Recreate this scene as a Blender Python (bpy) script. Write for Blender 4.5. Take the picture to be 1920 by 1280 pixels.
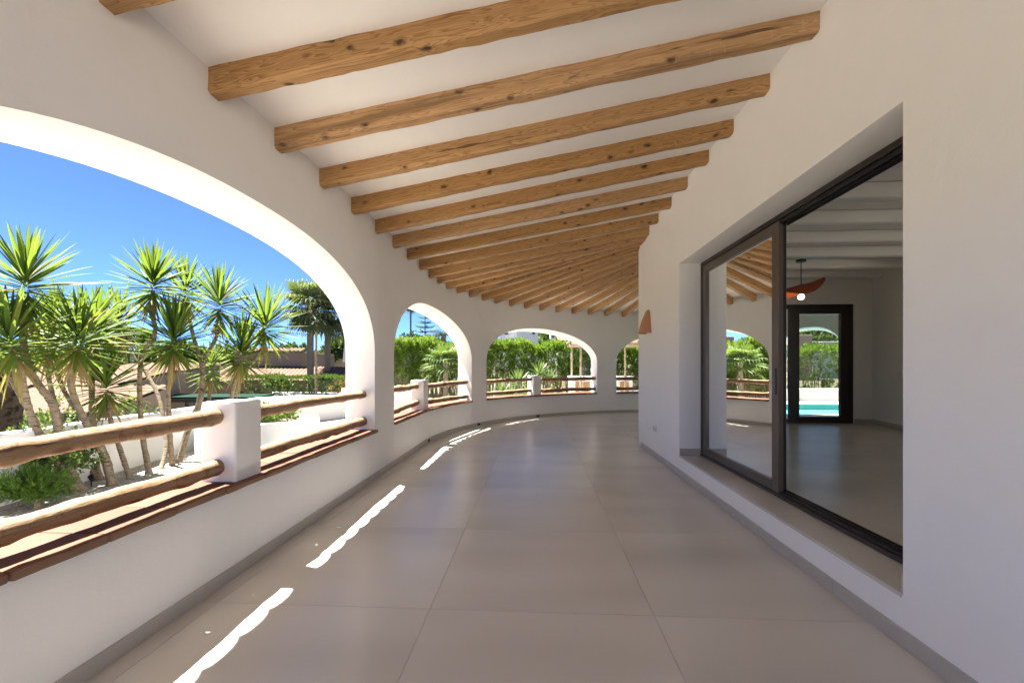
import bpy, bmesh, math, random
import numpy as np
from mathutils import Vector, Matrix, Quaternion
R_ = math.radians
scene = bpy.context.scene
for o in list(bpy.data.objects): bpy.data.objects.remove(o)
col = scene.collection

# ------------------------------------------------------------------ camera
FPX, Y0, XV, EYE = 830.0, 688.0, 1006.0, 1.33          # calibrated on the 1920x1280 photograph
YAW = math.atan((XV - 960) / FPX)
cam_d = bpy.data.cameras.new('camera'); cam = bpy.data.objects.new('camera', cam_d); col.objects.link(cam)
cam.location = (0, 0, EYE); cam.rotation_euler = (R_(90), 0, YAW)
cam_d.sensor_fit = 'HORIZONTAL'; cam_d.sensor_width = 36.0; cam_d.lens = FPX / 1920 * 36.0
cam_d.shift_y = (Y0 - 640) / 1920.0
cam_d.clip_start = 0.05; cam_d.clip_end = 3000
scene.camera = cam
# ------------------------------------------------------------------ sky and sun
SUN = Vector((-0.46, 0.14, 1.0)).normalized()
world = bpy.data.worlds.new('World'); scene.world = world; world.use_nodes = True
wn = world.node_tree.nodes; wl = world.node_tree.links; wn.clear()
sky = wn.new('ShaderNodeTexSky'); sky.sky_type = 'NISHITA'; sky.sun_disc = False
sky.sun_elevation = math.asin(SUN.z); sky.sun_rotation = math.atan2(SUN.x, SUN.y)
sky.air_density = 1.0; sky.dust_density = 0.15; sky.ozone_density = 8.0; sky.altitude = 8700
bg = wn.new('ShaderNodeBackground'); bg.inputs['Strength'].default_value = 0.05
wo = wn.new('ShaderNodeOutputWorld')
wl.new(sky.outputs[0], bg.inputs['Color']); wl.new(bg.outputs[0], wo.inputs['Surface'])
sl = bpy.data.lights.new('sun', 'SUN'); sl.energy = 5.0; sl.angle = R_(0.5); sl.color = (1.0, 0.97, 0.925)
sun = bpy.data.objects.new('sun', sl); col.objects.link(sun)
sun.rotation_euler = SUN.to_track_quat('Z', 'Y').to_euler(); sun.location = (-20, 6, 45)
# ------------------------------------------------------------------ exposure and sampling
vs = scene.view_settings; vs.view_transform = 'Standard'; vs.look = 'None'; vs.exposure = 2.93; vs.gamma = 1.0
vs.use_curve_mapping = False
cy = scene.cycles
cy.use_denoising = True; cy.denoiser = 'OPENIMAGEDENOISE'; cy.max_bounces = 14; cy.diffuse_bounces = 8
cy.glossy_bounces = 6; cy.transmission_bounces = 8; cy.transparent_max_bounces = 24
cy.use_guiding = True; cy.guiding_training_samples = 128; cy.sample_clamp_indirect = 8.0; cy.caustics_reflective = False; cy.caustics_refractive = False

# ================================================================== helpers
def tag(o, label=None, cat=None, group=None, kind=None):
    if label: o['label'] = label
    if cat: o['category'] = cat
    if group: o['group'] = group
    if kind: o['kind'] = kind
    return o

def empty(name, loc=(0, 0, 0), rz=0.0):
    o = bpy.data.objects.new(name, None); col.objects.link(o)
    o.location = loc; o.rotation_euler = (0, 0, rz); o.empty_display_size = 0.1
    return o

def link(name, me, mat, parent=None, loc=None, rot=None):
    o = bpy.data.objects.new(name, me); col.objects.link(o)
    if mat and not me.materials: me.materials.append(mat)
    if parent: o.parent = parent
    if loc is not None: o.location = loc
    if rot is not None: o.rotation_euler = rot
    return o

def set_smooth(me, ang=None):
    me.polygons.foreach_set('use_smooth', [True] * len(me.polygons))
    if ang: me.set_sharp_from_angle(angle=R_(ang))

class MB:
    def __init__(s): s.v = []; s.f = []
    def add(s, vs, fs):
        n = len(s.v); s.v += [tuple(p) for p in vs]; s.f += [tuple(i + n for i in f) for f in fs]; return s
    def box(s, lo, hi):
        (a, b, c), (d, e, f) = lo, hi
        return s.add([(a,b,c),(d,b,c),(d,e,c),(a,e,c),(a,b,f),(d,b,f),(d,e,f),(a,e,f)],
                     [(0,3,2,1),(4,5,6,7),(0,1,5,4),(1,2,6,5),(2,3,7,6),(3,0,4,7)])
    def prism(s, poly, z0, z1):
        n = len(poly); vv = [(x, y, z0) for x, y in poly] + [(x, y, z1) for x, y in poly]
        return s.add(vv, [tuple(reversed(range(n))), tuple(range(n, 2*n))] + [(i, (i+1) % n, n+(i+1) % n, n+i) for i in range(n)])
    def tube(s, pts, rad, seg=10, cap=True, bump=0.0, rnd=None, flat=None):
        pts = [Vector(p) for p in pts]; n = len(pts); rings = []
        up = Vector((0, 0, 1))
        for i, p in enumerate(pts):
            t = (pts[min(i+1, n-1)] - pts[max(i-1, 0)]).normalized()
            a = t.cross(up)
            if a.length < 0.05: a = t.cross(Vector((1, 0, 0)))
            a.normalize(); b = t.cross(a).normalized()
            r = rad[i] if hasattr(rad, '__len__') else rad
            ring = []
            for k in range(seg):
                q = 2*math.pi*k/seg; rr = r
                if bump and rnd: rr *= 1 + rnd.uniform(-bump, bump)
                ring.append(p + a*math.cos(q)*rr + b*math.sin(q)*rr)
            rings.append(ring)
        vv = [q for r in rings for q in r]; ff = []
        for i in range(n-1):
            for k in range(seg):
                ff.append((i*seg+k, i*seg+(k+1) % seg, (i+1)*seg+(k+1) % seg, (i+1)*seg+k))
        if cap: ff += [tuple(reversed(range(seg))), tuple((n-1)*seg+k for k in range(seg))]
        return s.add(vv, ff)
    def mesh(s, name, smooth=None, bevel=0.0, segs=2, weld=False):
        me = bpy.data.meshes.new(name); me.from_pydata(s.v, [], s.f)
        bm = bmesh.new(); bm.from_mesh(me)
        if weld: bmesh.ops.remove_doubles(bm, verts=bm.verts, dist=1e-4)
        bmesh.ops.recalc_face_normals(bm, faces=bm.faces)
        if bevel:
            ed = [e for e in bm.edges if len(e.link_faces) == 2 and e.calc_face_angle(0) > R_(35)]
            bmesh.ops.bevel(bm, geom=ed, offset=bevel, segments=segs, profile=0.5, affect='EDGES', clamp_overlap=True)
        bm.to_mesh(me); bm.free()
        if smooth: set_smooth(me, smooth)
        me.update(); return me
    def build(s, name, mat, parent=None, smooth=None, bevel=0.0, segs=2, weld=False):
        return link(name, s.mesh(name, smooth, bevel, segs, weld), mat, parent)

def box_part(name, lo, hi, mat, parent=None, bevel=0.004, segs=1):
    return MB().box(lo, hi).build(name, mat, parent, bevel=bevel, segs=segs, smooth=40 if segs > 1 else None)

def np_mesh(name, V, F, mat=None, smooth=False):
    V = np.asarray(V, np.float32).reshape(-1, 3); F = np.asarray(F, np.int32)
    me = bpy.data.meshes.new(name); k = F.shape[1]
    me.vertices.add(len(V)); me.vertices.foreach_set('co', V.ravel())
    me.loops.add(F.size); me.loops.foreach_set('vertex_index', F.ravel())
    me.polygons.add(len(F)); me.polygons.foreach_set('loop_start', np.arange(0, F.size, k, dtype=np.int32))
    me.polygons.foreach_set('loop_total', np.full(len(F), k, np.int32))
    me.update(calc_edges=True); me.validate()
    if mat: me.materials.append(mat)
    if smooth: set_smooth(me)
    return me

# pixel of the photograph + depth along the lens axis -> world point
def ray(px, py):
    X = (px - 960) / FPX; Z = (Y0 - py) / FPX
    return Vector((X*math.cos(YAW) - math.sin(YAW), X*math.sin(YAW) + math.cos(YAW), Z))
def at(px, py, Z):
    r = ray(px, py) * Z; return Vector((r.x, r.y, r.z + EYE))
def on_z(px, py, z):
    r = ray(px, py); t = (z - EYE) / r.z; return Vector((r.x*t, r.y*t, z))

# ================================================================== materials
def new_mat(name):
    m = bpy.data.materials.new(name); m.use_nodes = True; nt = m.node_tree
    return m, nt.nodes, nt.links, nt.nodes['Principled BSDF']
def nd(n, t, **kw):
    x = n.new(t)
    for k, v in kw.items():
        if k in x.inputs.keys() if hasattr(x.inputs, 'keys') else False: x.inputs[k].default_value = v
        else: setattr(x, k, v)
    return x
def coords(n, l, scale=(1, 1, 1), src='Object'):
    tc = n.new('ShaderNodeTexCoord'); mp = n.new('ShaderNodeMapping'); mp.inputs['Scale'].default_value = scale
    l.new(tc.outputs[src], mp.inputs['Vector']); return mp.outputs[0]
def noise(n, l, vec, scale, detail=4, rough=0.55, dist=0.0):
    x = n.new('ShaderNodeTexNoise'); x.inputs['Scale'].default_value = scale; x.inputs['Detail'].default_value = detail
    x.inputs['Roughness'].default_value = rough; x.inputs['Distortion'].default_value = dist
    if vec is not None: l.new(vec, x.inputs['Vector'])
    return x.outputs['Fac']
def ramp(n, l, fac, stops):
    x = n.new('ShaderNodeValToRGB'); e = x.color_ramp.elements
    while len(e) < len(stops): e.new(0.5)
    for i, (p, c) in enumerate(stops): e[i].position = p; e[i].color = (*c, 1) if len(c) == 3 else c
    l.new(fac, x.inputs['Fac']); return x.outputs['Color']
def mixc(n, l, fac, a, b, mode='MIX'):
    x = n.new('ShaderNodeMix'); x.data_type = 'RGBA'; x.blend_type = mode; x.clamp_factor = True
    for sock, v in ((x.inputs[0], fac), (x.inputs[6], a), (x.inputs[7], b)):
        if isinstance(v, (int, float)): sock.default_value = v
        elif isinstance(v, tuple): sock.default_value = (*v, 1)
        else: l.new(v, sock)
    return x.outputs[2]
def math_(n, l, op, a, b=None, c=None):
    x = n.new('ShaderNodeMath'); x.operation = op
    for i, v in enumerate((a, b, c)):
        if v is None: continue
        if isinstance(v, (int, float)): x.inputs[i].default_value = v
        else: l.new(v, x.inputs[i])
    return x.outputs[0]
def bump(n, l, b, h, strength=0.3, dist=0.01):
    x = n.new('ShaderNodeBump'); x.inputs['Strength'].default_value = strength; x.inputs['Distance'].default_value = dist
    l.new(h, x.inputs['Height']); l.new(x.outputs[0], b.inputs['Normal']); return x

def m_plaster(name, base=(0.89, 0.878, 0.852), rough=0.75, grain=170.0, st=0.42):
    m, n, l, b = new_mat(name); v = coords(n, l)
    big = noise(n, l, v, 0.7, 5, 0.6); mid = noise(n, l, v, 6, 4, 0.6); fine = noise(n, l, v, grain, 3, 0.6)
    d = tuple(c*0.915 for c in base)
    c = mixc(n, l, math_(n, l, 'MULTIPLY', math_(n, l, 'ADD', big, mid), 0.5), d, base)
    l.new(c, b.inputs['Base Color']); b.inputs['Roughness'].default_value = rough; b.inputs['Specular IOR Level'].default_value = 0.25
    h = math_(n, l, 'ADD', math_(n, l, 'MULTIPLY', fine, 0.5), math_(n, l, 'MULTIPLY', mid, 1.2))
    tv = noise(n, l, coords(n, l, (1.0, 1.0, 0.6)), 2.6, 3, 0.5, 1.2)
    h = math_(n, l, 'ADD', h, math_(n, l, 'MULTIPLY', tv, 3.0))
    bump(n, l, b, h, st, 0.004); return m

def m_plain(name, c, rough=0.5, metal=0.0, spec=0.5, var=0.08, scale=12):
    m, n, l, b = new_mat(name); v = coords(n, l); f = noise(n, l, v, scale, 4)
    l.new(mixc(n, l, f, tuple(x*(1-var) for x in c), tuple(min(1, x*(1+var)) for x in c)), b.inputs['Base Color'])
    b.inputs['Roughness'].default_value = rough; b.inputs['Metallic'].default_value = metal
    b.inputs['Specular IOR Level'].default_value = spec; return m

def m_floor(name):
    m, n, l, b = new_mat(name); v = coords(n, l, (1, 1, 1))
    tc = n.new('ShaderNodeTexCoord'); oi = n.new('ShaderNodeObjectInfo')
    add = n.new('ShaderNodeVectorMath'); add.operation = 'ADD'
    sc = n.new('ShaderNodeVectorMath'); sc.operation = 'SCALE'; sc.inputs['Scale'].default_value = 0.0
    l.new(tc.outputs['Object'], add.inputs[0])
    cmb = n.new('ShaderNodeCombineXYZ')
    l.new(math_(n, l, 'MULTIPLY', oi.outputs['Random'], 37.0), cmb.inputs[0]); l.new(math_(n, l, 'MULTIPLY', oi.outputs['Random'], 71.0), cmb.inputs[1])
    l.new(cmb.outputs[0], add.inputs[1]); p = add.outputs[0]
    mp = n.new('ShaderNodeMapping'); mp.inputs['Scale'].default_value = (0.55, 1.6, 1); l.new(p, mp.inputs['Vector'])
    cl = noise(n, l, mp.outputs[0], 1.3, 0.6, 0.4, 0.0); fi = noise(n, l, p, 55, 4, 0.65); st = noise(n, l, mp.outputs[0], 14, 5, 0.7)
    c1 = ramp(n, l, cl, [(0.15, (0.465, 0.43, 0.378)), (0.5, (0.57, 0.532, 0.474)), (0.85, (0.635, 0.598, 0.54))])
    c2 = c1
    c3 = c2
    tint = math_(n, l, 'ADD', math_(n, l, 'MULTIPLY', oi.outputs['Random'], 0.07), 0.965)
    hs = n.new('ShaderNodeHueSaturation'); l.new(c3, hs.inputs['Color']); l.new(tint, hs.inputs['Value'])
    l.new(hs.outputs[0], b.inputs['Base Color'])
    rr = n.new('ShaderNodeMapRange'); rr.inputs[1].default_value = 0.3; rr.inputs[2].default_value = 0.75
    rr.inputs[3].default_value = 0.27; rr.inputs[4].default_value = 0.29; b.inputs['Roughness'].default_value = 0.28
    b.inputs['Specular IOR Level'].default_value = 0.5
    bump(n, l, b, math_(n, l, 'ADD', math_(n, l, 'MULTIPLY', fi, 0.15), math_(n, l, 'MULTIPLY', cl, 0.0)), 0.04, 0.002); return m

def m_beam(name):
    m, n, l, b = new_mat(name)
    tc = n.new('ShaderNodeTexCoord'); oi = n.new('ShaderNodeObjectInfo')
    cmb = n.new('ShaderNodeCombineXYZ')
    for i, k in enumerate((91.0, 13.0, 57.0)): l.new(math_(n, l, 'MULTIPLY', oi.outputs['Random'], k), cmb.inputs[i])
    add = n.new('ShaderNodeVectorMath'); add.operation = 'ADD'; l.new(tc.outputs['Object'], add.inputs[0]); l.new(cmb.outputs[0], add.inputs[1])
    P = add.outputs[0]
    mk = n.new('ShaderNodeMapping'); mk.inputs['Scale'].default_value = (4.6, 8.0, 8.0); l.new(P, mk.inputs['Vector'])
    vo = n.new('ShaderNodeTexVoronoi'); vo.inputs['Scale'].default_value = 1.0; vo.inputs['Randomness'].default_value = 1.0
    wob = n.new('ShaderNodeVectorMath'); wob.operation = 'ADD'
    nz = n.new('ShaderNodeTexNoise'); nz.inputs['Scale'].default_value = 3.0; l.new(mk.outputs[0], nz.inputs['Vector'])
    sc = n.new('ShaderNodeVectorMath'); sc.operation = 'SCALE'; sc.inputs['Scale'].default_value = 0.25
    l.new(nz.outputs['Color'], sc.inputs[0]); l.new(mk.outputs[0], wob.inputs[0]); l.new(sc.outputs[0], wob.inputs[1]); l.new(wob.outputs[0], vo.inputs['Vector'])
    kd = vo.outputs['Distance']
    # rings of the log: bent around the knots
    sp = n.new('ShaderNodeSeparateXYZ'); l.new(P, sp.inputs[0])
    mg = n.new('ShaderNodeMapping'); mg.inputs['Scale'].default_value = (0.28, 6.0, 6.0); l.new(P, mg.inputs['Vector'])
    g0 = noise(n, l, mg.outputs[0], 1.6, 3, 0.5, 0.4)
    pull = math_(n, l, 'DIVIDE', 0.05, math_(n, l, 'ADD', kd, 0.12))
    ph = math_(n, l, 'ADD', math_(n, l, 'MULTIPLY', g0, 26.0), math_(n, l, 'MULTIPLY', pull, 9.0))
    ring = math_(n, l, 'FRACT', ph)
    mf = n.new('ShaderNodeMapping'); mf.inputs['Scale'].default_value = (2.5, 60, 60); l.new(P, mf.inputs['Vector'])
    fib = noise(n, l, mf.outputs[0], 1.5, 4, 0.6)
    c = ramp(n, l, ring, [(0.0, (0.54, 0.315, 0.125)), (0.5, (0.48, 0.265, 0.095)), (0.86, (0.26, 0.12, 0.036)), (1.0, (0.51, 0.29, 0.112))])
    c = mixc(n, l, math_(n, l, 'MULTIPLY', fib, 0.42), c, (0.20, 0.092, 0.028))
    blo = noise(n, l, mg.outputs[0], 0.7, 3)
    c = mixc(n, l, math_(n, l, 'MULTIPLY', math_(n, l, 'SUBTRACT', blo, 0.42), 0.9), c, (0.56, 0.36, 0.17))
    kf = ramp(n, l, kd, [(0.085, (1, 1, 1)), (0.13, (0.55, 0.55, 0.55)), (0.22, (0, 0, 0))])
    kk = n.new('ShaderNodeTexNoise'); kk.inputs['Scale'].default_value = 0.8; l.new(mk.outputs[0], kk.inputs['Vector'])
    sel = ramp(n, l, kk.outputs['Fac'], [(0.40, (0, 0, 0)), (0.46, (1, 1, 1))])
    c = mixc(n, l, math_(n, l, 'MULTIPLY', kf, sel), c, (0.055, 0.024, 0.010))
    hs = n.new('ShaderNodeHueSaturation'); l.new(c, hs.inputs['Color'])
    l.new(math_(n, l, 'ADD', math_(n, l, 'MULTIPLY', oi.outputs['Random'], 0.22), 0.88), hs.inputs['Value'])
    l.new(math_(n, l, 'ADD', math_(n, l, 'MULTIPLY', oi.outputs['Random'], -0.12), 1.02), hs.inputs['Saturation'])
    # old lime wash left in the grain of some beams
    wz = noise(n, l, mg.outputs[0], 2.2, 5, 0.7)
    # drying cracks along the grain, dark weathering and traces of old lime wash, differing from beam to beam
    mc = n.new('ShaderNodeMapping'); mc.inputs['Scale'].default_value = (0.9, 34, 34); l.new(P, mc.inputs['Vector'])
    cz = noise(n, l, mc.outputs[0], 1.0, 2, 0.5, 0.3); ck = ramp(n, l, cz, [(0.275, (1, 1, 1)), (0.30, (0, 0, 0))])
    c = mixc(n, l, math_(n, l, 'MULTIPLY', ck, 0.8), hs.outputs[0], (0.06, 0.028, 0.012))
    old = math_(n, l, 'POWER', oi.outputs['Random'], 3.0)
    dk = math_(n, l, 'MULTIPLY', ramp(n, l, wz, [(0.46, (0, 0, 0)), (0.62, (1, 1, 1))]), math_(n, l, 'ADD', math_(n, l, 'MULTIPLY', old, 0.75), 0.12))
    c = mixc(n, l, dk, c, (0.16, 0.092, 0.045))
    ms = n.new('ShaderNodeMapping'); ms.inputs['Scale'].default_value = (26, 5, 3); l.new(P, ms.inputs['Vector'])
    sw = noise(n, l, ms.outputs[0], 1.0, 3, 0.6); wl2 = noise(n, l, mg.outputs[0], 3.3, 3, 0.6)
    ws = math_(n, l, 'MULTIPLY', math_(n, l, 'MULTIPLY', ramp(n, l, sw, [(0.58, (0, 0, 0)), (0.72, (1, 1, 1))]), ramp(n, l, wl2, [(0.5, (0, 0, 0)), (0.62, (1, 1, 1))])), math_(n, l, 'ADD', math_(n, l, 'MULTIPLY', old, 0.6), 0.10))
    c = mixc(n, l, ws, c, (0.56, 0.46, 0.33))
    l.new(c, b.inputs['Base Color'])
    b.inputs['Roughness'].default_value = 0.62; b.inputs['Specular IOR Level'].default_value = 0.3
    h = math_(n, l, 'ADD', math_(n, l, 'MULTIPLY', fib, 0.5), math_(n, l, 'ADD', math_(n, l, 'MULTIPLY', ring, -0.3), math_(n, l, 'MULTIPLY', kf, -0.5)))
    bump(n, l, b, h, 0.25, 0.004); return m

def m_log(name):
    m, n, l, b = new_mat(name)
    tc = n.new('ShaderNodeTexCoord'); oi = n.new('ShaderNodeObjectInfo')
    cmb = n.new('ShaderNodeCombineXYZ')
    for i, k in enumerate((71.0, 23.0, 47.0)): l.new(math_(n, l, 'MULTIPLY', oi.outputs['Random'], k), cmb.inputs[i])
    add = n.new('ShaderNodeVectorMath'); add.operation = 'ADD'; l.new(tc.outputs['Object'], add.inputs[0]); l.new(cmb.outputs[0], add.inputs[1])
    mg = n.new('ShaderNodeMapping'); mg.inputs['Scale'].default_value = (1.6, 22, 22); l.new(add.outputs[0], mg.inputs['Vector'])
    g = noise(n, l, mg.outputs[0], 1.3, 5, 0.65, 0.5)
    mk = n.new('ShaderNodeMapping'); mk.inputs['Scale'].default_value = (3.0, 9, 9); l.new(add.outputs[0], mk.inputs['Vector'])
    vo = n.new('ShaderNodeTexVoronoi'); vo.inputs['Scale'].default_value = 1.0; l.new(mk.outputs[0], vo.inputs['Vector'])
    kf = ramp(n, l, vo.outputs['Distance'], [(0.08, (1, 1, 1)), (0.2, (0, 0, 0))])
    c = ramp(n, l, g, [(0.30, (0.19, 0.105, 0.052)), (0.46, (0.33, 0.215, 0.12)), (0.70, (0.43, 0.315, 0.20))])
    mh = n.new('ShaderNodeMapping'); mh.inputs['Scale'].default_value = (7, 85, 85); l.new(add.outputs[0], mh.inputs['Vector'])
    hf = noise(n, l, mh.outputs[0], 1.0, 4, 0.7); c = mixc(n, l, math_(n, l, 'MULTIPLY', hf, 0.6), c, (0.17, 0.10, 0.05))
    fl = noise(n, l, add.outputs[0], 13, 4, 0.7, 0.6); c = mixc(n, l, math_(n, l, 'MULTIPLY', ramp(n, l, fl, [(0.56, (0, 0, 0)), (0.60, (1, 1, 1))]), 0.6), c, (0.17, 0.088, 0.04))
    c = mixc(n, l, kf, c, (0.13, 0.06, 0.025))
    cr = n.new('ShaderNodeMapping'); cr.inputs['Scale'].default_value = (0.8, 26, 26); l.new(add.outputs[0], cr.inputs['Vector'])
    cz = noise(n, l, cr.outputs[0], 1.0, 2, 0.5)
    cf = ramp(n, l, cz, [(0.26, (1, 1, 1)), (0.31, (0, 0, 0))])
    c = mixc(n, l, math_(n, l, 'MULTIPLY', cf, 0.8), c, (0.10, 0.045, 0.02))
    l.new(c, b.inputs['Base Color']); b.inputs['Roughness'].default_value = 0.6; b.inputs['Specular IOR Level'].default_value = 0.3
    bump(n, l, b, math_(n, l, 'SUBTRACT', math_(n, l, 'ADD', g, math_(n, l, 'ADD', math_(n, l, 'MULTIPLY', hf, 0.6), math_(n, l, 'MULTIPLY', fl, 0.8))), math_(n, l, 'ADD', math_(n, l, 'MULTIPLY', kf, 0.5), cf)), 0.6, 0.007); return m

def m_terra(name, a=(0.52, 0.235, 0.13), c2=(0.62, 0.33, 0.20), rough=0.65):
    m, n, l, b = new_mat(name); v = coords(n, l); oi = n.new('ShaderNodeObjectInfo')
    f = noise(n, l, v, 5, 5, 0.6); g = noise(n, l, v, 90, 3)
    c = mixc(n, l, f, a, c2); c = mixc(n, l, math_(n, l, 'MULTIPLY', g, 0.25), c, tuple(x*0.7 for x in a))
    hs = n.new('ShaderNodeHueSaturation'); l.new(c, hs.inputs['Color'])
    l.new(math_(n, l, 'ADD', math_(n, l, 'MULTIPLY', oi.outputs['Random'], 0.25), 0.86), hs.inputs['Value'])
    l.new(hs.outputs[0], b.inputs['Base Color']); b.inputs['Roughness'].default_value = rough; b.inputs['Specular IOR Level'].default_value = 0.08
    bump(n, l, b, g, 0.25, 0.003); return m

def m_leaf(name, dark, light, tip=None, trans=0.35, rough=0.42, spec=0.4):
    m, n, l, b = new_mat(name); g = n.new('ShaderNodeNewGeometry'); v = coords(n, l)
    f = noise(n, l, v, 1.1, 3)
    c = mixc(n, l, g.outputs['Random Per Island'], dark, light)
    c = mixc(n, l, math_(n, l, 'MULTIPLY', f, 0.5), c, tuple(x*0.75 for x in dark))
    if tip:
        s = ramp(n, l, g.outputs['Random Per Island'], [(0.86, (0, 0, 0)), (0.93, (1, 1, 1))])
        c = mixc(n, l, s, c, tip)
    l.new(c, b.inputs['Base Color']); b.inputs['Roughness'].default_value = rough; b.inputs['Specular IOR Level'].default_value = spec
    tr = n.new('ShaderNodeBsdfTranslucent'); l.new(mixc(n, l, 0.5, c, (0.30, 0.42, 0.04), 'MIX'), tr.inputs['Color'])
    mx = n.new('ShaderNodeMixShader'); mx.inputs[0].default_value = trans
    l.new(b.outputs[0], mx.inputs[1]); l.new(tr.outputs[0], mx.inputs[2]); l.new(mx.outputs[0], n['Material Output'].inputs['Surface']); return m

def m_bark(name, a, c2, ringsc=0.0):
    m, n, l, b = new_mat(name); v = coords(n, l, (1, 1, 1)); f = noise(n, l, v, 16, 5, 0.7)
    mp = coords(n, l, (6, 6, 34 if ringsc else 9)); g = noise(n, l, mp, 1.6, 4, 0.6)
    c = mixc(n, l, f, a, c2); c = mixc(n, l, ramp(n, l, g, [(0.35, (1, 1, 1)), (0.5, (0, 0, 0))]), c, tuple(x*0.45 for x in a))
    l.new(c, b.inputs['Base Color']); b.inputs['Roughness'].default_value = 0.9; b.inputs['Specular IOR Level'].default_value = 0.05
    bump(n, l, b, math_(n, l, 'ADD', f, g), 0.7, 0.02); return m

def m_glass(name):
    m, n, l, b = new_mat(name); n.remove(b)
    tr = n.new('ShaderNodeBsdfTransparent'); tr.inputs['Color'].default_value = (0.70, 0.73, 0.70, 1)
    gl = n.new('ShaderNodeBsdfGlossy'); gl.inputs['Roughness'].default_value = 0.0; gl.inputs['Color'].default_value = (0.95, 0.97, 0.95, 1)
    fr = n.new('ShaderNodeFresnel'); fr.inputs['IOR'].default_value = 1.62
    k = math_(n, l, 'MINIMUM', math_(n, l, 'MULTIPLY', fr.outputs[0], 2.9), 1.0)
    mx = n.new('ShaderNodeMixShader'); l.new(k, mx.inputs[0]); l.new(tr.outputs[0], mx.inputs[1]); l.new(gl.outputs[0], mx.inputs[2])
    l.new(mx.outputs[0], n['Material Output'].inputs['Surface']); return m

def m_ground(name):
    m, n, l, b = new_mat(name); tc = n.new('ShaderNodeTexCoord'); P = tc.outputs['Object']
    vo = n.new('ShaderNodeTexVoronoi'); vo.inputs['Scale'].default_value = 34; l.new(P, vo.inputs['Vector'])
    st = ramp(n, l, vo.outputs['Color'], [(0.0, (0.33, 0.30, 0.25)), (0.5, (0.48, 0.45, 0.39)), (1.0, (0.60, 0.57, 0.51))])
    gr = mixc(n, l, ramp(n, l, vo.outputs['Distance'], [(0.35, (0, 0, 0)), (0.75, (1, 1, 1))]), st, (0.26, 0.22, 0.17))
    f = noise(n, l, P, 0.09, 6, 0.6)
    far = ramp(n, l, f, [(0.35, (0.045, 0.06, 0.022)), (0.5, (0.10, 0.09, 0.05)), (0.7, (0.035, 0.05, 0.02))])
    sp = n.new('ShaderNodeSeparateXYZ'); l.new(P, sp.inputs[0])
    # gravel inside the garden, scrub beyond it
    inside = math_(n, l, 'MULTIPLY', math_(n, l, 'GREATER_THAN', sp.outputs[0], -8.2), math_(n, l, 'LESS_THAN', sp.outputs[1], 17.2))
    l.new(mixc(n, l, inside, far, gr), b.inputs['Base Color']); b.inputs['Roughness'].default_value = 0.95
    bump(n, l, b, math_(n, l, 'SUBTRACT', 1.0, vo.outputs['Distance']), 0.6, 0.02); return m

def m_water(name):
    m, n, l, b = new_mat(name); v = coords(n, l); f = noise(n, l, v, 3.2, 4, 0.6, 0.5); g = noise(n, l, v, 1.2, 3)
    l.new(ramp(n, l, f, [(0.3, (0.10, 0.42, 0.42)), (0.7, (0.24, 0.62, 0.60))]), b.inputs['Base Color'])
    b.inputs['Roughness'].default_value = 0.08; bump(n, l, b, f, 0.25, 0.05); return m

M = {}
M['wall'] = m_plaster('white_lime_plaster')
M['ceil'] = m_plaster('ceiling_plaster', (0.89, 0.878, 0.852), grain=120.0, st=0.35)
M['room'] = m_plaster('room_plaster', (0.82, 0.81, 0.77), st=0.12)
M['garden_wall'] = m_plaster('garden_wall_whitewash', (0.66, 0.655, 0.64), rough=0.85, st=0.3)
M['floor'] = m_floor('taupe_porcelain')
M['grout'] = m_plain('grout', (0.40, 0.38, 0.345), 0.9)
M['skirt'] = m_plain('skirting_porcelain', (0.45, 0.425, 0.385), 0.4, var=0.1, scale=6)
M['beam'] = m_beam('pine_beam')
M['log'] = m_log('peeled_pine_log')
M['terra'] = m_terra('terracotta_sill', (0.148, 0.067, 0.041), (0.195, 0.100, 0.067))
M['brick'] = m_terra('sill_lip', (0.21, 0.125, 0.08), (0.31, 0.20, 0.135), 0.85)
M['roof'] = m_terra('roof_tile', (0.12, 0.068, 0.047), (0.21, 0.14, 0.10), 0.85)
M['sconce'] = m_terra('terracotta_lamp', (0.46, 0.22, 0.125), (0.54, 0.28, 0.165), 0.8)
M['frame'] = m_plain('dark_aluminium', (0.045, 0.036, 0.032), 0.38, 0.35, 0.5, 0.12, 30)
M['frame2'] = m_plain('bronze_aluminium', (0.125, 0.10, 0.082), 0.38, 0.4, 0.5, 0.1, 30)
M['rubber'] = m_plain('black_gasket', (0.012, 0.011, 0.011), 0.6)
M['glass'] = m_glass('window_glass')
M['white_plastic'] = m_plain('white_plastic', (0.74, 0.73, 0.70), 0.4, var=0.02)
M['black'] = m_plain('black_hole', (0.015, 0.012, 0.01), 0.8)
M['black_metal'] = m_plain('black_metal', (0.02, 0.02, 0.02), 0.4, 0.6)
M['yucca'] = m_leaf('yucca_leaf', (0.045, 0.092, 0.016), (0.115, 0.17, 0.025), (0.22, 0.18, 0.04), 0.33, 0.6, 0.15)
M['yucca_dry'] = m_leaf('dry_yucca_leaf', (0.22, 0.15, 0.055), (0.32, 0.235, 0.09), None, 0.2, 0.7)
M['yucca_bark'] = m_bark('yucca_bark', (0.18, 0.135, 0.095), (0.29, 0.235, 0.17), 1)
M['oleander'] = m_leaf('oleander_leaf', (0.04, 0.10, 0.010), (0.14, 0.25, 0.02), (0.21, 0.27, 0.035), 0.4, 0.5, 0.25)
M['hedge'] = m_leaf('clipped_hedge_leaf', (0.02, 0.06, 0.008), (0.055, 0.125, 0.016), None, 0.25, 0.55, 0.2)
M['shrub'] = m_leaf('shrub_leaf', (0.04, 0.10, 0.025), (0.15, 0.22, 0.06), (0.36, 0.34, 0.12), 0.3)
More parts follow.
